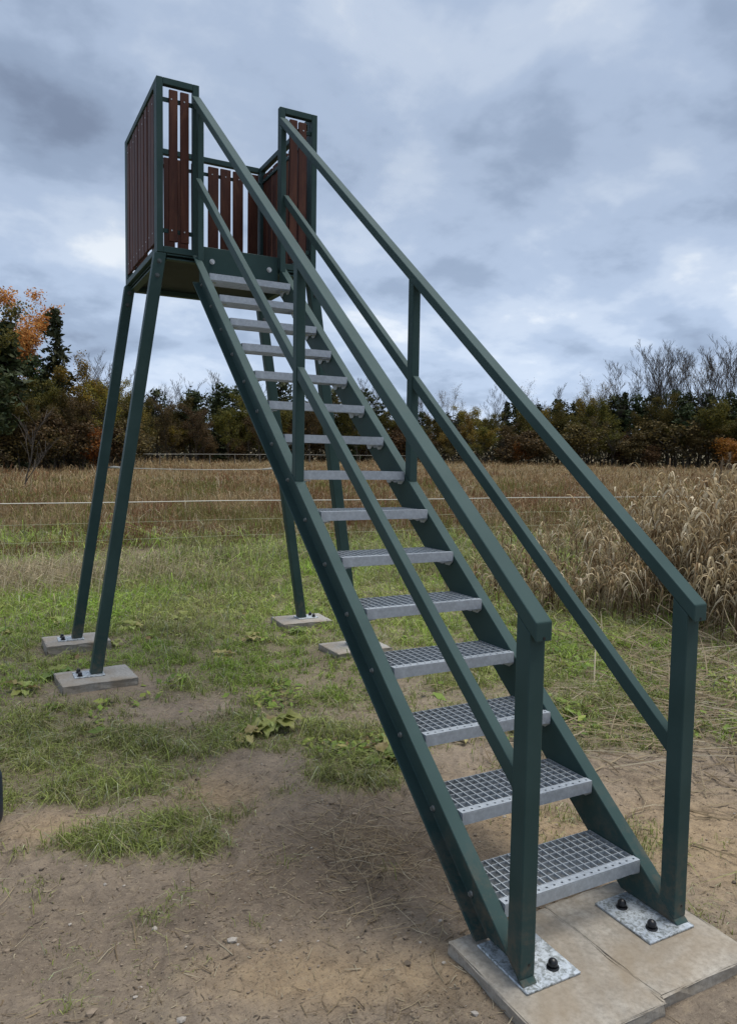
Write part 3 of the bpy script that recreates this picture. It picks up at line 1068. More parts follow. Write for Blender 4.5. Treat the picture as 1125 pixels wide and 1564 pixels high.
def strips(n, base, dir2, length, droop, wid, col, seg=5, rise=0.9):
    """n arching leaf strips with a bend; returns arrays"""
    ts = np.linspace(0, 1, seg + 1)
    P = np.zeros((n, seg + 1, 3))
    for i, t in enumerate(ts):
        out = length * (0.30 * t + 0.45 * t ** 1.8) * np.clip(droop, 0.25, 1.0)
        zz_ = length * (0.9 * t - droop * 1.25 * t ** 3.0)
        P[:, i, 0] = base[:, 0] + dir2[:, 0] * out
        P[:, i, 1] = base[:, 1] + dir2[:, 1] * out
        P[:, i, 2] = base[:, 2] + zz_
    yaw = rng.uniform(0, 6.28, n)
    sx = np.stack([np.cos(yaw), np.sin(yaw), rng.uniform(-.4, .4, n)], -1)
    prof_ = np.array([0.5, 1.0, 0.95, 0.75, 0.45, 0.08])[:seg + 1] if seg == 5 else np.linspace(1, .1, seg + 1)
    A = P - sx[:, None, :] * (wid[:, None] * prof_[None, :] * 0.5)[:, :, None]
    B = P + sx[:, None, :] * (wid[:, None] * prof_[None, :] * 0.5)[:, :, None]
    V_ = np.stack([A, B], 2).reshape(n, -1, 3)
    k_ = 2 * (seg + 1)
    T_ = []
    for i in range(seg):
        T_ += [(2 * i, 2 * i + 1, 2 * i + 3), (2 * i, 2 * i + 3, 2 * i + 2)]
    T_ = np.array(T_)[None] + (np.arange(n) * k_)[:, None, None]
    C_ = np.repeat(col[:, None, :], k_, 1)
    return V_.reshape(-1, 3), T_.reshape(-1, 3), C_.reshape(-1, 3)


def joinarr(parts):
    vs_, ts_, cs_, off = [], [], [], 0
    for (v, t, c) in parts:
        vs_.append(v)
        ts_.append(t + off)
        cs_.append(c)
        off += len(v)
    return np.concatenate(vs_), np.concatenate(ts_), np.concatenate(cs_)


REED_COL = [(0.54, 0.43, 0.265), (0.43, 0.325, 0.18), (0.29, 0.195, 0.098), (0.68, 0.58, 0.41), (0.19, 0.122, 0.062)]


def reed_clump(cx, cy, nst, spread, hmean):
    x_ = cx + rng.normal(0, spread, nst)
    y_ = cy + rng.normal(0, spread, nst)
    z_ = height(x_, y_)
    h_ = np.clip(rng.normal(hmean * 0.93, hmean * 0.14, nst), 0.25, 1.7)
    lean = rng.normal(0, 0.10, (nst, 2))
    parts = []
    # stems as narrow tapered strips
    col_ = pick(REED_COL, nst) * rng.uniform(.35, .7, (nst, 1))
    b_ = np.stack([x_, y_, z_], -1)
    d2 = lean / np.maximum(1e-6, np.linalg.norm(lean, axis=1))[:, None]
    ln = np.linalg.norm(lean, axis=1)
    parts.append(blades(nst, b_, h_, rng.uniform(0.009, 0.018, nst), np.arctan2(d2[:, 1], d2[:, 0]), ln, col_, 0.4, 0.2))
    nl = 10
    for q in range(nl):
        t = np.clip(rng.uniform(0.1, 1.0, nst) ** 0.8, 0, 1)
        bb = b_ + np.concatenate([lean * (h_ * t * t)[:, None], (h_ * t)[:, None] * 0.97], 1)
        a = rng.uniform(0, 6.28, nst)
        dd = np.stack([np.cos(a), np.sin(a)], -1)
        L = np.minimum(rng.gamma(9, 0.029, nst), 0.36)
        cc = pick(REED_COL, nst, [0.26, 0.28, 0.2, 0.14, 0.12]) * rng.uniform(.75, 1.2, (nst, 1))
        cc = cc * (0.42 + 0.58 * smooth(0.3, 0.85, t))[:, None]          # leaf colour gets darker towards the foot of the stem
        parts.append(strips(nst, bb, dd, L, rng.uniform(0.45, 1.3, nst), rng.uniform(0.010, 0.034 if hmean > 1.1 else 0.020, nst), cc, 5, 0.50))
    return joinarr(parts)


reed_spots = [(4.75, 2.95, 60, .20, 1.22), (5.2, 3.55, 70, .24, 1.36), (5.75, 4.1, 70, .26, 1.4), (5.6, 3.05, 70, .25, 1.46), (5.1, 2.4, 60, .22, 1.34), (6.15, 3.5, 70, .27, 1.5), (6.5, 4.7, 60, .30, 1.34), (5.8, 2.3, 60, .26, 1.45),
              (4.55, 3.80, 40, .22, .85), (5.1, 4.6, 40, .26, .9), (4.15, 3.45, 34, .22, .58), (4.1, 4.4, 28, .26, .55), (5.7, 5.3, 40, .30, .9), (3.7, 4.1, 20, .24, .40), (4.6, 5.4, 28, .30, .6), (6.9, 5.8, 50, .36, 1.2), (4.4, 2.3, 50, .2, .85), (6.6, 2.7, 55, .28, 1.5), (3.5, 5.1, 20, .28, .4), (5.3, 6.3, 30, .32, .7)]
for i, (cx, cy, nst, spd, hm) in enumerate(reed_spots):
    V, T, C = reed_clump(cx, cy, nst, spd, hm)
    c0 = np.array([cx, cy, hz_(cx, cy)])
    o = link('reed_clump', np_mesh('reed_clump', V - c0, T, M['drygrass'], C), None, tuple(c0))
    if hm > 1.2:
        tag(o, 'tall pale dry reed clump with drooping leaves at the right edge', 'reeds', 'tall dry reeds at the right')
    else:
        tag(o, 'lower brown dry reed clump beside the tall reeds behind the right handrail', 'reeds', 'lower dry reeds right of the stairs')
# feathery plumes on a few stalks
for i, (cx, cy, hh) in enumerate(((5.85, 3.35, 1.78), (5.75, 3.75, 1.66), (6.15, 3.55, 1.86), (5.6, 3.0, 1.62), (6.3, 3.9, 1.74))):
    g0 = hz_(cx, cy)
    rt_ = empty('reed_stalk', (cx, cy, g0))
    bx, by = rng.uniform(-.12, .12, 2)
    MB().tube([(0, 0, 0), (bx * .3, by * .3, hh * .5), (bx, by, hh)], [0.0042, 0.0035, 0.002], 5).build('stem', M['post'], rt_)
    n = 160
    tpos = rng.uniform(0, 1, n)
    bb = np.stack([bx * (0.85 + .15 * tpos), by * (0.85 + .15 * tpos), hh * (0.86 + 0.15 * tpos)], -1)
    cc = pick([(0.24, 0.18, 0.12), (0.33, 0.26, 0.18)], n)
    V, T, C = blades(n, bb, rng.uniform(.03, .09, n), np.full(n, .006), rng.uniform(0, 6.28, n), rng.uniform(.3, 1.2, n), cc)
    link('plume', np_mesh('plume', V, T, M['drygrass'], C), rt_)
    tag(rt_, 'thin reed stalk with feathery brown plume rising over the reeds at right', 'reed', 'plumed stalks above the reeds')

# ------------------------------------------------------------------ litter, straw, pebbles


def lying(n, x, y, L, w, col, name, lab, lift=0.004, tilt=0.10):
    a = rng.uniform(0, 2 * np.pi, n)
    bend = rng.normal(0, 0.25, n)
    p0 = np.stack([x, y], -1)
    d0 = np.stack([np.cos(a), np.sin(a)], -1)
    d1 = np.stack([np.cos(a + bend), np.sin(a + bend)], -1)
    p1 = p0 + d0 * (L * .5)[:, None]
    p2 = p1 + d1 * (L * .5)[:, None]
    q = []
    up = np.abs(rng.normal(0, tilt, n)) * L
    for pp, dz, wk in ((p0, 0.0, 1.0), (p1, up * .6, 0.9), (p2, up, 0.4)):
        z_ = height(pp[:, 0], pp[:, 1]) + lift + dz
        pr = np.stack([-d0[:, 1], d0[:, 0]], -1)
        ww = (w * wk * .5)[:, None]
        q.append(np.concatenate([pp - pr * ww, z_[:, None]], 1))
        q.append(np.concatenate([pp, (z_ + w * wk * .6)[:, None]], 1))
        q.append(np.concatenate([pp + pr * ww, z_[:, None]], 1))
    V_ = np.stack(q, 1)
    T_ = []
    for s_ in (0, 3):
        for e_ in (0, 1):
            T_ += [(s_ + e_, s_ + e_ + 1, s_ + e_ + 4), (s_ + e_, s_ + e_ + 4, s_ + e_ + 3)]
    T_ = np.array(T_)[None] + (np.arange(n) * 9)[:, None, None]
    C_ = np.repeat(col[:, None, :], 9, 1)
    o_ = link(name, np_mesh(name, V_.reshape(-1, 3), T_.reshape(-1, 3), M['straw'], C_.reshape(-1, 3)))
    tag(o_, lab, 'straw', None, 'stuff')
    return o_


STRAW = [(0.36, 0.29, 0.185), (0.28, 0.215, 0.13), (0.19, 0.14, 0.085), (0.44, 0.38, 0.27), (0.07, 0.05, 0.035)]
N = 9000
x, y, r = scatter(N, 1.9, 5.2)
k_ = clear_slabs(x, y) & (rng.uniform(0, 1, N) < 0.10 + 1.3 * smooth(0.45, 0.7, fbm(x, y, 2.2, 3, 61)))
x, y = x[k_], y[k_]
n = len(x)
lying(n, x, y, rng.gamma(1.3, 0.032, n), rng.uniform(.0010, .0038, n), pick(STRAW, n, [.32, .28, .18, .17, .05]), 'straw_litter', 'bits of straw and dead stalks strewn over the bare soil')
N = 26000
x, y, r = scatter(N, 1.9, 5.6)
k_ = clear_slabs(x, y) & (rng.uniform(0, 1, N) < 0.3 + 0.9 * smooth(0.4, 0.7, fbm(x, y, 3.3, 3, 83)))
x, y = x[k_], y[k_]
n = len(x)
lying(n, x, y, rng.gamma(1.2, 0.009, n), rng.gamma(2.5, 0.0009, n), pick(STRAW + [(0.17, 0.135, 0.10), (0.11, 0.085, 0.062)], n, [.18, .2, .16, .08, .03, .25, .10]), 'plant_crumbs', 'fine crumbs of dead plants trodden into the soil', 0.001, 0.1)
# a dry mat of dead grass on the soil left of the stairs
n = 420
lying(n, rng.normal(-0.32, .16, n), rng.normal(0.62, .24, n), rng.gamma(4, 0.030, n), rng.uniform(.0014, .003, n), pick(STRAW, n, [.28, .28, .26, .12, .06]), 'dead_grass_mat', 'tangled dead grass lying on the dark soil left of the stairs', 0.006, 0.22)
# long broken reed stems right of the stairs
n = 950
lying(n, rng.normal(2.35, .6, n), rng.normal(1.1, .6, n), rng.gamma(4, 0.075, n), rng.uniform(.003, .010, n), pick(STRAW, n, [.35, .3, .15, .2, 0]), 'broken_reed_stems', 'long pale broken reed stems lying on the ground at right', 0.008, 0.12)
n = 700
lying(n, rng.normal(4.0, .7, n), rng.normal(2.0, .6, n), rng.gamma(4, 0.08, n), rng.uniform(.003, .012, n), pick(STRAW, n, [.35, .3, .2, .15, 0]), 'fallen_reed_leaves', 'fallen reed leaves heaped at the foot of the reeds', 0.01, 0.3)

# soil crumbs and pebbles: small faceted lumps
ico = bmesh.new()
bmesh.ops.create_icosphere(ico, subdivisions=1, radius=1)
iv = np.array([v.co[:] for v in ico.verts])
it_ = np.array([[v.index for v in f_.verts] for f_ in ico.faces])
ico.free()
N = 6500
x, y, r = scatter(N, 1.9, 4.6)
k_ = clear_slabs(x, y) & (rng.uniform(0, 1, N) > cover(x, y) * 1.2) & (rng.uniform(0, 1, N) < 1.3 * fbm(x, y, 3.1, 3, 31) ** 1.3)
x, y = x[k_], y[k_]
n = len(x)
sz = 0.0013 + rng.gamma(1.4, 0.0016, n)
jit = 1 + rng.uniform(-.35, .35, (n, len(iv), 1))
V = iv[None] * jit * sz[:, None, None] * np.array([1.2, 1.0, 0.75])
V = V + np.stack([x, y, height(x, y) + sz * .3], -1)[:, None, :]
T = it_[None] + (np.arange(n) * len(iv))[:, None, None]
cc = pick([(0.22, 0.175, 0.13), (0.29, 0.23, 0.17), (0.14, 0.11, 0.08), (0.42, 0.38, 0.33)], n, [.45, .35, .12, .08])
C = np.repeat(cc[:, None, :], len(iv), 1)
tag(link('soil_crumbs', np_mesh('soil_crumbs', V.reshape(-1, 3), T.reshape(-1, 3), M['straw'], C.reshape(-1, 3))), 'small crumbs of earth and grit on the bare soil', 'soil', None, 'stuff')

# ------------------------------------------------------------------ broad leaved plants


def leaf_mesh(name, L, w, base_c, tip_c, seg=7):
    vs_, ts_, cs_ = [], [], []
    for i in range(seg + 1):
        t = i / seg
        ww = w * (math.sin(math.pi * min(1, t ** 0.75)) ** 0.8) * (1 + 0.08 * math.sin(t * 21))
        ww = max(ww, 0.006 if t < 0.9 else 0.002)
        xx = L * (t - 0.1 * t * t)
        zc = L * (0.30 * t - 0.42 * t * t)
        ed = 0.10 * ww + 0.012 * math.sin(t * 17)
        for j, q in enumerate((-1, -0.5, 0, 0.5, 1)):
            vs_.append((xx, q * ww / 2, zc + ed * abs(q) + 0.005 * math.sin(9 * t + 3 * q)))
            m_ = t * 0.6 + 0.4 * abs(q)
            c = [a * (1 - m_) + b * m_ for a, b in zip(base_c, tip_c)]
            if j == 2:
                c = [v * 1.35 for v in c]
            cs_.append(c)
    for i in range(seg):
        for j in range(4):
            a = i * 5 + j
            ts_ += [(a, a + 1, a + 6), (a, a + 6, a + 5)]
    return np_mesh(name, np.array(vs_), np.array(ts_), M['bigleaf'], np.array(cs_), True)


leaf_mes = [leaf_mesh('leaf', 0.17, 0.10, (0.12, 0.19, 0.04), (0.2, 0.26, 0.075)),
            leaf_mesh('leaf', 0.15, 0.085, (0.21, 0.26, 0.06), (0.34, 0.36, 0.13)),
            leaf_mesh('leaf', 0.16, 0.085, (0.25, 0.23, 0.08), (0.38, 0.31, 0.15))]
plants = [(0.135, 1.36, 9, 1.0, 0, 'green broad leaved dock plant beside the left stringer'),
          (-0.197, 2.104, 11, 1.25, 1, 'pale green flat leaved plant in the grass left of the stairs'),
          (-1.266, 3.72, 8, 0.9, 0, 'dark green leafy weed behind the front left footing'),
          (-1.50, 3.45, 7, 0.9, 1, 'leafy weed at the left of the front left footing'),
          (-1.60, 5.35, 9, 1.0, 1, 'yellow green leafy weed left of the rear left footing'),
          (-0.50, 5.15, 9, 1.0, 1, 'yellow green leafy plant behind the front left leg'),
          (0.86, 4.28, 7, 0.8, 0, 'small green weed in front of the rear right footing'),
          (2.25, 3.25, 7, 0.8, 1, 'broad leaved weed seen past the fourth stair tread'),
          (0.74, 1.50, 6, 0.7, 2, 'withered broad leaved weed under the third stair tread'),
          (-0.02, 3.75, 7, 0.8, 2, 'yellowing low weed in the grass between the left legs and the stairs'),
          (0.05, 5.4, 8, 1.0, 1, 'light green leafy weed in the grass behind the rope'),
          (-0.42, 2.02, 7, 0.8, 2, 'wilted pale weed just left of the flat leaved plant'),
          (0.30, 1.55, 8, 0.8, 0, 'green weed under the stairs behind the dock plant'),
          (-0.75, 4.55, 7, 0.8, 1, 'small leafy weed between the two left footings'),
          (0.35, 4.2, 7, 0.9, 2, 'brownish weed in the grass between the left and right legs'),
          (-1.10, 5.6, 9, 1.1, 1, 'bright green weed in the grass behind the rear left leg')]
for (pxx, pyy, nl, sc_, kd, lab) in plants:
    g0 = hz_(pxx, pyy)
    rt_ = empty('broadleaf_plant', (pxx, pyy, g0), random.uniform(0, 6.28))
    tag(rt_, lab, 'plant', 'broad leaved weeds in the grass')
    for q in range(nl):
        a = 2 * math.pi * q / nl + random.uniform(-.3, .3)
        lf = link('leaf', leaf_mes[kd if random.random() < .7 else random.randrange(3)], rt_, (0.01 * math.cos(a), 0.01 * math.sin(a), 0.015 + 0.006 * q), (random.uniform(-.3, .3), random.uniform(-.25, .15), a))
        s_ = sc_ * random.uniform(.6, 1.1)
        lf.scale = (s_, s_, s_)

# small leafy ground cover mixed into the turf
N = 42000
x, y, r = scatter(N, 3.9, 11.0)
gcov = fbm(x, y, 1.9, 4, 201)
k_ = (rng.uniform(0, 1, N) < smooth(0.50, 0.66, gcov) * cover(x, y)) & clear_slabs(x, y)
x, y, r = x[k_], y[k_], r[k_]
n = len(x)
sz = (0.006 + rng.gamma(2.5, 0.0042, n)) * (1 + 0.07 * r)
a1 = rng.uniform(0, 6.28, n)
ax_ = np.stack([np.cos(a1), np.sin(a1), rng.normal(0, .35, n)], -1)
bx_ = np.stack([-np.sin(a1), np.cos(a1), rng.normal(0, .3, n)], -1)
cen = np.stack([x, y, height(x, y) + rng.uniform(.004, .045, n)], -1)
V = np.stack([cen - ax_ * sz[:, None], cen + bx_ * sz[:, None] * .55, cen + ax_ * sz[:, None] + np.array([0, 0, -.004]), cen - bx_ * sz[:, None] * .55], 1).reshape(-1, 3)
i0 = np.arange(n) * 4
T = np.stack([np.stack([i0, i0 + 1, i0 + 2], -1), np.stack([i0, i0 + 2, i0 + 3], -1)], 1).reshape(-1, 3)
cc = pick([(0.20, 0.29, 0.05), (0.27, 0.32, 0.07), (0.13, 0.2, 0.04), (0.36, 0.33, 0.12), (0.24, 0.16, 0.08)], n, [.34, .28, .22, .1, .06]) * rng.uniform(.8, 1.2, (n, 1))
tag(link('leafy_ground_cover', np_mesh('leafy_ground_cover', V, T, M['grass'], np.repeat(cc[:, None, :], 4, 1).reshape(-1, 3))), 'small green leafy weeds growing through the grass', 'weeds', None, 'stuff')

# ------------------------------------------------------------------ trees


def tri_cards(cent, size, col, flat=0.0, elong=1.6):
    """one ragged leaf card (a kite of two triangles) per centre"""
    n_ = len(cent)
    a = rng.normal(0, 1, (n_, 3))
    a[:, 2] *= (1 - flat)
    a /= np.linalg.norm(a, axis=1)[:, None]
    b_ = rng.normal(0, 1, (n_, 3))
    b_ -= a * (a * b_).sum(1)[:, None]
    b_ /= np.linalg.norm(b_, axis=1)[:, None]
    s_ = size[:, None]
    V_ = np.stack([cent - a * s_ * elong * .5, cent + b_ * s_ * .5, cent + a * s_ * elong * .5, cent - b_ * s_ * .4], 1).reshape(-1, 3)
    i0 = np.arange(n_) * 4
    T_ = np.stack([np.stack([i0, i0 + 1, i0 + 2], -1), np.stack([i0, i0 + 2, i0 + 3], -1)], 1).reshape(-1, 3)
    return V_, T_, np.repeat(col[:, None, :], 4, 1).reshape(-1, 3)


def branch_tree(H, levels, spread, trunk_r, r_, up=0.35, forks=(3, 5), start=0.35, twig=0.012, lenf=0.56):
    """recursive branches: list of (points, radii) and the tip points"""
    segs, tips = [], []

    def grow(p, d, L, rad, lv):
        pts, rads = [p], [rad]
        nseg = 4 if lv == 0 else 3
        for i in range(nseg):
            d = (d + Vector((r_.gauss(0, .10), r_.gauss(0, .10), r_.gauss(0, .06) + (0.05 if lv else 0.0)))).normalized()
            p = p + d * (L / nseg)
            pts.append(p)
            rads.append(max(twig, rad * (1 - 0.75 * (i + 1) / nseg)))
        segs.append((pts, rads, lv))
        if lv >= levels:
            tips.append(p)
            return
        nf = r_.randint(*forks) + (5 if lv == 0 else 0)
        for q in range(nf):
            t = start + (1 - start) * (q + r_.random()) / nf if lv == 0 else 0.25 + 0.75 * (q + r_.random()) / nf
            fi = min(t * nseg, nseg - 0.001)
            i = int(fi)
            bp_ = pts[i].lerp(pts[i + 1], fi - i)
            az = r_.uniform(0, 6.283)
            side = Vector((math.cos(az), math.sin(az), 0))
            base_d = (pts[i + 1] - pts[i]).normalized()
            nd = (base_d * (up + (0.25 if lv else 0.15)) + side * spread + Vector((0, 0, up * .6))).normalized()
            ln = L * lenf * (1.05 - 0.45 * t if lv == 0 else r_.uniform(.55, .9))
            grow(bp_, nd, ln, max(twig, rads[i] * 0.5), lv + 1)
        tips.append(p)
    grow(Vector((0, 0, -0.2)), Vector((0, 0, 1)), H, trunk_r, 0)
    return segs, tips


def branches_mesh(segs, mat, name, which):
    q = MB()
    for pts, rads, lv in segs:
        if lv in which:
            q.tube(pts, rads, 6 if lv == 0 else (4 if lv == 1 else 3))
    me = bpy.data.meshes.new(name)
    me.from_pydata(q.v, [], q.f)
    me.materials.append(mat)
    me.update()
    return me


def decid(seed, H, cols, nleaf, leaf=0.26, spread=0.85, levels=3, cw=None, rough_leaf=0.55, start=0.3, mat='bark', forks=(3, 5)):
    r_ = random.Random(seed)
    segs, tips = branch_tree(H, levels, spread, H * 0.013, r_, start=start, twig=0.012, forks=forks)
    trunk = branches_mesh(segs, M[mat], 'trunk', (0,))
    parts = []
    tw = MB()
    for pts, rads, lv in segs:
        if lv > 0:
            tw.tube(pts, rads, 4 if lv == 1 else 3)
    tv = np.array([tuple(p) for p in tw.v])
    tf = []
    for f_ in tw.f:
        for k_ in range(1, len(f_) - 1):
            tf.append((f_[0], f_[k_], f_[k_ + 1]))
    limbs = np_mesh('limbs', tv, np.array(tf), M[mat])
    crown = None
    if nleaf:
        allp = []
        for pts, rads, lv in segs:
            if lv >= 2:
                for p in pts[1:]:
                    allp.append(tuple(p))
        allp = np.array(allp)
        # uneven clumps: some branches nearly bare
        wgt = fbm(allp[:, 0] * 1.0 + seed, allp[:, 2] + allp[:, 1], 0.45, 2, seed) ** 3
        wgt /= wgt.sum()
        idx = rng.choice(len(allp), nleaf, p=wgt)
        cen = allp[idx] + rng.normal(0, rough_leaf, (nleaf, 3)) * np.array([1, 1, .75])
        cc_ = pick(cols, nleaf, cw) * rng.uniform(.6, 1.35, (nleaf, 1))
        V_, T_, C_ = tri_cards(cen, rng.uniform(.6, 1.3, nleaf) * leaf, cc_)
        crown = np_mesh('crown', V_, T_, M['leaf'], C_)
    return [('trunk', trunk), ('limbs', limbs)] + ([('crown', crown)] if crown else [])


def conifer(seed, H, kind):
    r_ = random.Random(seed)
    lean = (r_.uniform(-.25, .25), r_.uniform(-.25, .25))
    tr_ = MB().tube([(lean[0] * t * t, lean[1] * t * t, H * t - .2) for t in (0, .25, .5, .75, 1)], [H * .013, H * .011, H * .0085, H * .005, .02], 7)
    me = bpy.data.meshes.new('trunk')
    me.from_pydata(tr_.v, [], tr_.f)
    me.materials.append(M['bark'])
    cen, siz, col_ = [], [], []
    br = MB()
    z = H * (0.10 if kind == 'spruce' else 0.36)
    while z < H * 0.99:
        t = z / H
        if kind == 'spruce':
            R_ = (1 - t) ** 0.8 * H * 0.20 + 0.10
            nb_ = r_.randint(4, 6)
        else:
            tt = (t - 0.36) / 0.64
            R_ = H * 0.17 * (math.sin(math.pi * min(1, tt * .80 + .2)) ** 0.8 + .1)
            nb_ = r_.randint(3, 5)
        for q in range(nb_):
            a = r_.uniform(0, 6.283)
            L = R_ * r_.uniform(.55, 1.15)
            if r_.random() < (0.22 if kind == 'spruce' else 0.12):
                continue
            dr = -0.35 if kind == 'spruce' else r_.uniform(.05, .45)
            p0 = Vector((lean[0] * t * t, lean[1] * t * t, z))
            p1 = p0 + Vector((math.cos(a) * L, math.sin(a) * L, L * dr))
            br.tube([p0, p0.lerp(p1, .5), p1], [.035, .025, .012], 3)
            nn = int((16 if kind == 'spruce' else 26) * (0.5 + L / 2.0))
            for _ in range(nn):
                s_ = r_.random() ** .6 if kind == 'spruce' else r_.uniform(.35, 1.1)
                w_ = (0.24 if kind == 'spruce' else 0.42) * (0.4 + .6 * s_)
                c = p0.lerp(p1, s_) + Vector((r_.gauss(0, w_), r_.gauss(0, w_), r_.gauss(0, w_ * .55) - (0.15 * s_ * L if kind == 'spruce' else -0.05)))
                cen.append(tuple(c))
                siz.append(r_.uniform(.18, .42))
        z += (0.30 if kind == 'spruce' else 0.62) * r_.uniform(.7, 1.3) * H / 14
    cen = np.array(cen)
    n_ = len(cen)
    cc_ = pick([(0.026, 0.040, 0.014), (0.038, 0.052, 0.017), (0.054, 0.062, 0.02)], n_) * rng.uniform(.7, 1.3, (n_, 1))
    V_, T_, C_ = tri_cards(cen, np.array(siz), cc_, 0.2, 1.9)
    bv = np.array([tuple(p) for p in br.v])
    bf = []
    for f_ in br.f:
        for k_ in range(1, len(f_) - 1):
            bf.append((f_[0], f_[k_], f_[k_ + 1]))
    return [('trunk', me), ('limbs', np_mesh('limbs', bv, np.array(bf), M['bark'])), ('crown', np_mesh('crown', V_, T_, M['needle'], C_))]


ORANGE = [(0.52, 0.20, 0.055), (0.42, 0.15, 0.045), (0.58, 0.28, 0.09)]
ORANGE2 = [(0.25, 0.09, 0.016), (0.18, 0.06, 0.014), (0.31, 0.13, 0.022)]
RUST = [(0.12, 0.065, 0.03), (0.085, 0.05, 0.026), (0.15, 0.085, 0.032)]
YELLOW = [(0.32, 0.215, 0.026), (0.22, 0.16, 0.026), (0.14, 0.125, 0.03)]
OLIVE = [(0.105, 0.095, 0.018), (0.072, 0.072, 0.017), (0.16, 0.125, 0.02)]
BROWN = [(0.10, 0.068, 0.026), (0.072, 0.054, 0.023), (0.14, 0.092, 0.032)]
SLIM = dict(spread=.5, rough_leaf=.42)
protos = {
    'pine_a': conifer(1, 14, 'pine'), 'pine_b': conifer(2, 12.5, 'pine'), 'pine_c': conifer(3, 15, 'pine'),
    'spruce_a': conifer(4, 16, 'spruce'), 'spruce_b': conifer(5, 12, 'spruce'),
    'orange': decid(6, 15, ORANGE, 17000, .18, spread=.65, rough_leaf=.42), 'yellow': decid(7, 12, YELLOW, 9000, .16, **SLIM), 'yellow_b': decid(8, 11, YELLOW, 6000, .15, **SLIM),
    'olive': decid(9, 12, OLIVE, 11000, .17, **SLIM), 'olive_b': decid(10, 10.5, OLIVE, 10000, .17, start=.15, **SLIM), 'brown': decid(11, 10, BROWN, 7000, .15, start=.12, **SLIM),
    'bare_a': decid(12, 13, None, 0, mat='barkpale', levels=4, spread=.42, forks=(4, 6)), 'bare_b': decid(13, 13, None, 0, mat='bark', levels=4, spread=.36, forks=(4, 6)), 'bare_c': decid(14, 13, YELLOW, 1500, .10, levels=4, mat='barkpale', spread=.45),
    'bush_orange': decid(15, 3.4, ORANGE2, 3600, .13, start=.05, rough_leaf=.28), 'bush_brown': decid(16, 3.8, BROWN, 3600, .14, start=.05, rough_leaf=.3), 'bush_rust': decid(17, 3.6, RUST, 3200, .14, start=.05, rough_leaf=.3),
}
PH = {}
for key_, prt in protos.items():
    zs = []
    for nm_, me_ in prt:
        a_co = np.zeros(len(me_.vertices) * 3, np.float32)
        me_.vertices.foreach_get('co', a_co)
        zs.append(np.percentile(a_co.reshape(-1, 3)[:, 2], 99.7))
    PH[key_] = max(zs)


def at_dir(px, dist):
    """world x, y for a bearing given as a column of the 1125 wide picture"""
    a = math.atan2(FW[0], FW[1]) + math.atan((px - 562.5) / 1128.0)
    return CAM.x + math.sin(a) * dist, CAM.y + math.cos(a) * dist


KIND = {'pine': ('pine_tree', 'dark green pine in the tree line across the meadow', 'pine tree', 'pines in the far tree line'),
        'spruce': ('spruce_tree', 'narrow dark spruce in the tree line across the meadow', 'spruce tree', 'spruces in the far tree line'),
        'yellow': ('yellow_leaved_tree', 'yellow leaved autumn tree in the tree line across the meadow', 'tree', 'yellow trees in the far tree line'),
        'olive': ('olive_leaved_tree', 'olive green leafy tree in the tree line across the meadow', 'tree', 'olive trees in the far tree line'),
        'brown': ('brown_leaved_tree', 'dull brown leafy tree in the tree line across the meadow', 'tree', 'brown trees in the far tree line'),
        'bare': ('bare_tree', 'leafless tree with thin twigs rising over the far tree line', 'tree', 'bare trees in the far tree line'),
        'orange': ('orange_leaved_tree', 'orange leaved autumn tree standing at the far left above dark conifers', 'tree', None),
        'bush': ('bush', 'low brown bush at the foot of the far tree line', 'bush', 'bushes along the foot of the trees')}


def plant_tree(key, px, dist, top, wid=1.0, label=None, side=None):
    """top: row of the tree's tip in the 1564 high picture, turned into a height in metres"""
    kd = key.split('_')[0]
    name, lab, cat, grp = KIND[kd]
    if key == 'bush_orange':
        name, lab, grp = 'orange_bush', 'orange leaved bush at the foot of the far tree line', 'orange bushes by the trees'
    if key == 'bush_rust':
        name, lab, grp = 'rust_bush', 'rust brown leaved bush at the foot of the far tree line', 'rust bushes by the trees'
    if side:
        lab = lab.replace('in the tree line across the meadow', side).replace('rising over the far tree line', side).replace('at the foot of the far tree line', side)
        grp = grp + ' ' + side if grp else grp
    x_, y_ = at_dir(px, dist)
    g_ = hz_(x_, y_) - 0.05
    hor = 696 + px * 0.0156
    hm = (hor - top) / 1128.0 * dist * math.cos(math.atan((px - 562.5) / 1128.0)) + CAM.z - g_
    sc_ = hm / PH[key]
    o_ = empty(name, (x_, y_, g_), random.uniform(0, 6.28))
    ws = sc_ * wid * random.uniform(.92, 1.12)
    o_.scale = (ws, ws, sc_)
    tag(o_, label or lab, cat, None if label else grp)
    for nm, me in protos[key]:
        link(nm, me, o_)
    return o_


# left group, nearer
SL_ = 'left of the tower legs across the meadow'
plant_tree('orange', 14, 66, 444, 1.0, 'orange leaved autumn tree standing at the far left above dark conifers')
plant_tree('spruce_a', 88, 60, 476, 1.0, 'tall dark pointed spruce right of the orange tree at far left')
plant_tree('spruce_b', 14, 56, 498, 1.25, 'broad dark conifer below the orange tree at the left edge')
plant_tree('yellow', 113, 60, 545, 1.0, 'yellow leaved birch beside the tall spruce at far left')
plant_tree('bare_b', 150, 62, 536, 0.9, 'thin nearly leafless tree right of the yellow birch at far left')
for key, px, d, top in (('olive', -40, 57, 470), ('spruce_b', -20, 55, 520), ('pine_a', 46, 60, 545), ('olive', 52, 57, 575), ('spruce_b', 68, 63, 560), ('olive_b', 100, 57, 600), ('olive', 30, 54, 590), ('pine_b', -5, 53, 560), ('brown', 75, 56, 610),
                        ('yellow_b', 135, 60, 580), ('brown', 128, 57, 600), ('brown', 165, 62, 575), ('olive_b', 180, 66, 595), ('yellow_b', 196, 70, 600), ('bare_b', 172, 66, 566), ('olive', 205, 72, 606), ('pine_b', 158, 64, 590)):
    plant_tree(key, px, d, top, 1.0, None, SL_)
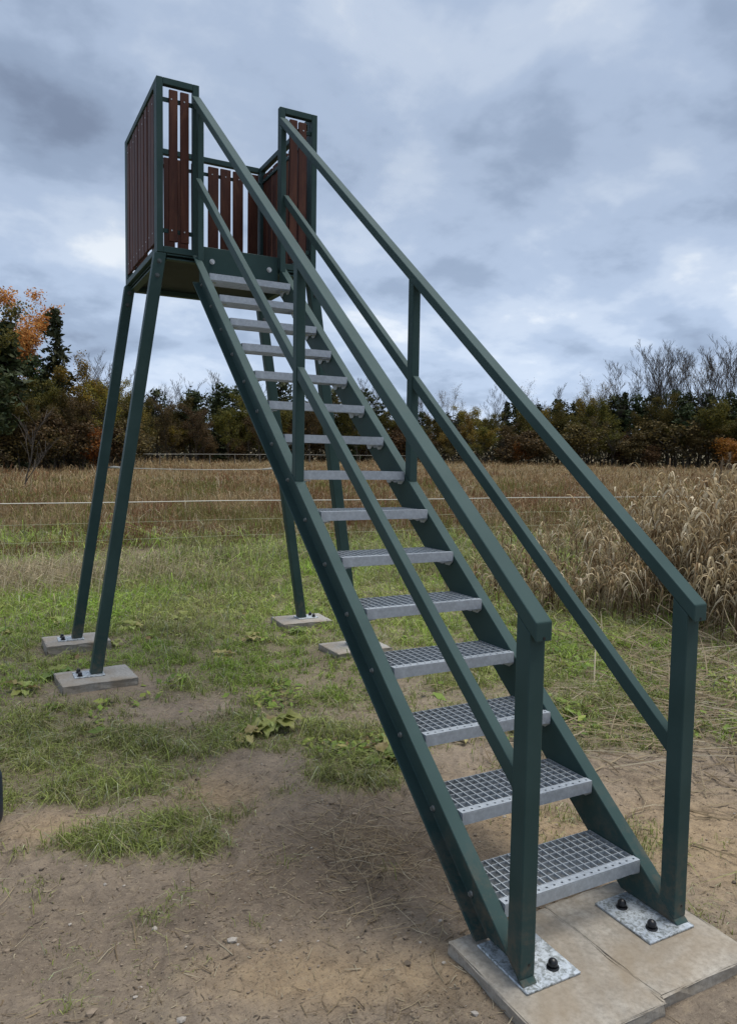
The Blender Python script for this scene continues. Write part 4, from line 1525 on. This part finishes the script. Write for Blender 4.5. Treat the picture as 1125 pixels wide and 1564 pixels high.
plant_tree('bush_orange', 143, 57, 650, 1.1, 'bright orange bush under the trees left of the tower legs')
plant_tree('bush_orange', -3, 56, 645, 1.1, 'orange bush at the left edge of the picture')
for px, d, top in ((25, 55, 645), (70, 56, 640), (100, 56, 640), (122, 57, 648), (170, 59, 640), (195, 62, 645), (-15, 54, 640), (48, 55, 630), (85, 55, 655), (10, 54, 650), (160, 58, 655), (182, 60, 650)):
    plant_tree('bush_brown', px, d, top, 1.3, None, SL_)
# middle
SM_ = 'behind the lower stairs and tower legs across the meadow'
for key, px, d, top in (('olive_b', 222, 84, 612), ('pine_b', 240, 88, 596), ('bare_b', 262, 92, 575), ('bare_a', 240, 90, 588), ('brown', 256, 84, 610), ('pine_a', 290, 88, 597), ('olive', 272, 88, 606), ('brown', 300, 84, 620), ('bare_b', 225, 86, 592),
                        ('pine_b', 302, 90, 600), ('brown', 312, 86, 640), ('pine_a', 340, 94, 588), ('spruce_b', 330, 92, 600), ('olive_b', 348, 88, 625), ('pine_c', 362, 95, 592), ('bare_a', 356, 96, 565), ('bare_b', 372, 96, 578), ('olive', 380, 92, 604),
                        ('brown', 396, 88, 610), ('pine_b', 430, 96, 582), ('olive_b', 418, 90, 612), ('pine_a', 455, 98, 600), ('brown', 470, 92, 606), ('olive', 488, 96, 612), ('pine_b', 508, 98, 594), ('bare_c', 520, 98, 590),
                        ('spruce_b', 532, 98, 600), ('olive_b', 545, 96, 612), ('pine_c', 558, 100, 596), ('bare_a', 552, 102, 575), ('bare_b', 575, 102, 580)):
    plant_tree(key, px, d, top, 1.0, None, SM_)
# right
SR_ = 'behind the right handrails across the meadow'
SF_ = 'at the far right above the reeds'
for key, px, d, top in (('pine_a', 580, 104, 618), ('olive', 596, 102, 628), ('spruce_b', 612, 104, 622), ('bare_b', 618, 106, 600), ('pine_b', 640, 104, 630), ('bare_a', 662, 106, 598), ('bare_c', 690, 106, 588), ('olive', 628, 100, 640),
                        ('olive_b', 655, 102, 634), ('pine_a', 676, 106, 632), ('pine_b', 700, 108, 630), ('yellow_b', 730, 104, 622), ('bare_a', 748, 107, 592), ('olive', 742, 102, 632), ('brown', 690, 101, 648), ('brown', 610, 101, 645),
                        ('spruce_b', 768, 108, 616), ('pine_b', 784, 106, 618), ('olive_b', 795, 103, 630), ('bare_c', 806, 107, 584), ('bare_a', 822, 108, 590), ('pine_a', 818, 107, 620), ('yellow', 834, 103, 622), ('pine_b', 850, 106, 612), ('olive', 864, 103, 618), ('brown', 772, 101, 645), ('olive', 815, 101, 640),
                        ('bare_c', 893, 104, 573), ('bare_c', 902, 106, 585), ('yellow_b', 893, 103, 606), ('pine_c', 878, 107, 612), ('olive_b', 915, 102, 612), ('pine_b', 932, 106, 604), ('spruce_b', 946, 106, 602), ('bare_b', 925, 107, 592), ('olive', 880, 101, 635), ('brown', 905, 101, 640)):
    plant_tree(key, px, d, top, 1.0, None, SR_)
for key, px, d, top in (('bare_a', 962, 106, 560), ('bare_a', 978, 105, 545), ('bare_b', 992, 107, 538), ('pine_a', 962, 104, 604), ('pine_c', 988, 104, 600), ('olive', 1008, 102, 606), ('bare_a', 1015, 106, 542), ('bare_b', 1028, 106, 536), ('bare_c', 1045, 106, 548), ('pine_b', 1022, 104, 598), ('olive_b', 970, 101, 630), ('pine_a', 1040, 100, 618),
                        ('pine_a', 1050, 103, 602), ('bare_b', 1062, 104, 536), ('bare_a', 1078, 105, 544), ('pine_c', 1078, 103, 598), ('pine_b', 1104, 102, 602), ('olive_b', 1090, 100, 612), ('bare_b', 1096, 104, 538), ('bare_a', 1112, 105, 546), ('bare_b', 1126, 104, 540), ('pine_a', 1128, 101, 598), ('olive', 1150, 101, 600), ('pine_b', 1175, 102, 590), ('bare_b', 1150, 104, 545), ('brown', 1060, 99, 640), ('olive', 1115, 99, 630)):
    plant_tree(key, px, d, top - (14 if key[:4] == 'bare' else 0), 1.0, None, SF_)
plant_tree('yellow', 716, 100, 630, 0.8, 'bright yellow leaved tree in the far tree line between the handrails')
plant_tree('bush_orange', 795, 98, 676, 1.1, 'orange bush at the foot of the trees behind the right handrail')
plant_tree('bush_orange', 1112, 95, 670, 1.3, 'orange bush under the trees at the far right above the reeds')
# low growth along the edge of the wood
for i in range(60):
    px = 205 + i * 16.2 + random.uniform(-6, 6)
    d = (84 + (px - 210) * 0.05 if px < 560 else 99) + random.uniform(-1, 2)
    plant_tree(('bush_brown', 'olive_b', 'brown', 'bush_rust', 'yellow_b', 'olive', 'bare_b', 'bush_brown')[(i * 5 + i // 8) % 8], px, d, random.uniform(630, 680), 1.5, None, SM_ if px < 575 else (SR_ if px < 950 else SF_))
# the wood behind, one dim mass of trunks and foliage
N = 90000
pxs = rng.uniform(-260, 1400, N)
dd = np.where(pxs < 205, 70, np.where(pxs < 560, 100, 112)) + rng.uniform(0, 14, N)
a = math.atan2(FW[0], FW[1]) + np.arctan((pxs - 562.5) / 1128.0)
x, y = CAM.x + np.sin(a) * dd, CAM.y + np.cos(a) * dd
topn = 4.6 + 3.2 * fbm(pxs, dd * 0, 0.03, 3, 71) + 2.0 * smooth(600, 1000, pxs)
topn = np.where((pxs > 306) & (pxs < 332), 2.6, topn)
z = height(x, y) + topn * rng.uniform(0, 1, N) ** 0.8
cen = np.stack([x, y, z], -1)
cc = pick([(0.022, 0.028, 0.014), (0.036, 0.03, 0.018), (0.028, 0.025, 0.017), (0.055, 0.042, 0.02)], N)
V, T, C = tri_cards(cen, rng.uniform(.18, .4, N), cc)
tag(link('woodland', np_mesh('woodland', V, T, M['needle'], C)), 'dim brown and green wood behind the tree line', 'woodland', None, 'stuff')

# bare sapling in the meadow at the left
sap = decid(43, 2.9, None, 0, mat='bark', levels=2, spread=.42, start=.10)
sx_, sy_ = at_dir(36, 33)
sapling = empty('bare_sapling', (sx_, sy_, hz_(sx_, sy_)))
tag(sapling, 'small leafless sapling standing in the dry meadow at left', 'sapling')
for nm, me in sap:
    link(nm, me, sapling)

# thin far fence along the wood edge
ff = empty('boundary_fence', at_dir(300, 78) + (0,))
tag(ff, 'thin post and wire fence along the far edge of the meadow', 'fence')
pts_w = []
fl = ff.location.copy()
for i in range(19):
    px = -60 + i * 38
    x_, y_ = at_dir(px, 55 + i * 1.9)
    h0 = hz_(x_, y_)
    pts_w.append((x_ - fl.x, y_ - fl.y, h0 + 1.12))
    MB().cyl((x_ - fl.x, y_ - fl.y, h0 - .1), (0, 0, 1), .05, 1.3, 6).build('fence_post', M['post'], ff)
MB().tube(pts_w, .010, 4).build('fence_wire', M['tape'], ff)


# ------------------------------------------------------------------ person at the left edge, mostly outside the picture
M['cloth_black'] = simple('black_cloth', (0.012, 0.012, 0.013), 0.85, 0, 0.3, 40)
M['boot_navy'] = simple('navy_rubber', (0.014, 0.024, 0.042), 0.45, 0, 0.2, 30)
M['skin'] = simple('skin', (0.42, 0.26, 0.19), 0.55, 0, 0.06, 30)
M['hair'] = simple('brown_hair', (0.03, 0.02, 0.013), 0.7, 0, 0.4, 80)


def skin_obj(name, verts, edges, rads, mats, parent=None, sub=2, matfn=None, root=0):
    me = bpy.data.meshes.new(name)
    me.from_pydata(verts, edges, [])
    o_ = link(name, me, parent)
    md = o_.modifiers.new('skin', 'SKIN')
    for i_, r_ in enumerate(rads):
        me.skin_vertices[0].data[i_].radius = r_ if isinstance(r_, tuple) else (r_, r_)
        me.skin_vertices[0].data[i_].use_root = (i_ == root)
    md.use_smooth_shade = True
    sb = o_.modifiers.new('subdivision', 'SUBSURF')
    sb.levels = sub
    sb.render_levels = sub
    dg = bpy.context.evaluated_depsgraph_get()
    ev = o_.evaluated_get(dg)
    nm = bpy.data.meshes.new_from_object(ev)
    o_.modifiers.clear()
    o_.data = nm
    nm.materials.clear()
    for m_ in mats:
        nm.materials.append(m_)
    if matfn:
        for p_ in nm.polygons:
            p_.material_index = matfn(p_.center)
    return o_


V_, E_, R_ = [], [], []


def jv(p, r, par=None):
    V_.append(p)
    R_.append(r)
    if par is not None:
        E_.append((par, len(V_) - 1))
    return len(V_) - 1


# local frame: faces +x is the picture's right; figure faces +y (towards the tower), z up, origin between the feet
pel = jv((0, 0, .95), (.155, .12))
wst = jv((0, .005, 1.10), (.14, .105), pel)
chs = jv((0, .0, 1.30), (.165, .12), wst)
shn = jv((0, -.005, 1.44), (.12, .09), chs)
nck = jv((0, .0, 1.53), .055, shn)
hd0 = jv((0, .02, 1.62), (.078, .09), nck)
hd1 = jv((0, .02, 1.72), (.082, .098), hd0)
hd2 = jv((0, .01, 1.78), (.05, .06), hd1)
for sg in (-1, 1):
    sh = jv((.18 * sg, -.005, 1.42), .065, shn)
    el = jv((.245 * sg, -.02, 1.14), .060, sh)
    cf = jv((.243 * sg, .045, .945), .050, el)
    wr = jv((.240 * sg, .06, .90), .030, cf)
    pm = jv((.228 * sg, .085, .83), (.022, .038), wr)
    for fi, (dy, L_) in enumerate(((-.028, .07), (-.009, .085), (.010, .08), (.028, .062))):
        k1 = jv((.226 * sg, .088 + dy, .785), .0095, pm)
        k2 = jv((.222 * sg, .096 + dy, .785 - L_ * .55), .0088, k1)
        jv((.210 * sg, .098 + dy, .785 - L_), .0075, k2)
    t1 = jv((.205 * sg, .115, .835), .011, pm)
    jv((.198 * sg, .128, .79), .009, t1)
    fx = .255 if sg > 0 else -.16
    hp = jv((.09 * sg, 0, .86), .112, pel)
    kn = jv((.19 if sg > 0 else -.12, .02, .50), .082, hp)
    an = jv((fx, -.01, .12), .042, kn)
    jv((fx, .06, .06), .036, an)
PERS = (-1.985, 1.46)
pg = hz_(*PERS)
person = skin_obj('person', V_, E_, R_, [M['cloth_black'], M['skin']], None, 2, lambda c: 1 if (c.z > 1.515 or (c.z < .885 and abs(c.x) > .185 and c.z > .66)) else 0)
person.location = (PERS[0], PERS[1], pg)
tag(person, 'person in black clothes and dark blue boots cut off by the left edge', 'person')
for sg in (-1, 1):
    fx = .255 if sg > 0 else -.16
    bv = [(fx - .012 * sg, 0.0, .30), (fx - .004 * sg, -.008, .16), (fx, -.015, .055), (fx, .07, .045), (fx, .15, .035)]
    bo = skin_obj('boot', bv, [(0, 1), (1, 2), (2, 3), (3, 4)], [.066, .060, (.055, .055), (.052, .042), (.042, .030)], [M['boot_navy']], person, 2)
jk = []
rings_ = ((.76, .205, .150), (.82, .212, .156), (.95, .200, .148), (1.10, .186, .138), (1.28, .205, .150), (1.40, .185, .132), (1.47, .105, .092), (1.50, .078, .074), (1.56, .074, .072))
nj = 28
for q, (z_, rx, ry) in enumerate(rings_):
    for i in range(nj):
        t_ = 2 * math.pi * i / nj
        w_ = 1 + (0.035 * math.sin(5 * t_ + q) + 0.02 * math.sin(11 * t_ - 2 * q)) * (1 if q < 6 else .3)
        jk.append((rx * w_ * math.cos(t_), ry * w_ * math.sin(t_), z_))
jf = [(q * nj + i, q * nj + (i + 1) % nj, (q + 1) * nj + (i + 1) % nj, (q + 1) * nj + i) for q in range(len(rings_) - 1) for i in range(nj)]
MB().add(jk, jf).build('jacket', simple('dark_jacket', (0.018, 0.018, 0.02), 0.8, 0, 0.35, 25), person, 0, smooth=True)
hb = bmesh.new()
bmesh.ops.create_uvsphere(hb, u_segments=20, v_segments=12, radius=1)
for v in hb.verts:
    v.co = Vector((v.co.x * .092, v.co.y * .108 - .005, v.co.z * .10))
    if v.co.y > .03 and v.co.z < .035:
        v.co.y = .03
        v.co.x *= .8
hm_ = bpy.data.meshes.new('hair')
hb.to_mesh(hm_)
hb.free()
hm_.materials.append(M['hair'])
link('hair', hm_, person, (0, .008, 1.715))
fc = MB().add([(0, .135, 1.66), (-.014, .112, 1.655), (.014, .112, 1.655), (0, .112, 1.71)], [(0, 1, 2), (0, 2, 3), (0, 3, 1), (1, 3, 2)]).build('nose', M['skin'], person)
for sg in (-1, 1):
    e_ = MB().cyl((.032 * sg, .108, 1.70), (0, 1, 0), .010, .004, 10).build('eye', M['cloth_black'], person)
    MB().cyl((.078 * sg, .01, 1.685), (sg, 0, 0), .026, .012, 10).build('ear', M['skin'], person)
MB().box(-.024, .024, .100, .1155, 1.616, 1.623).build('mouth', simple('lips', (.3, .12, .1), .5), person)
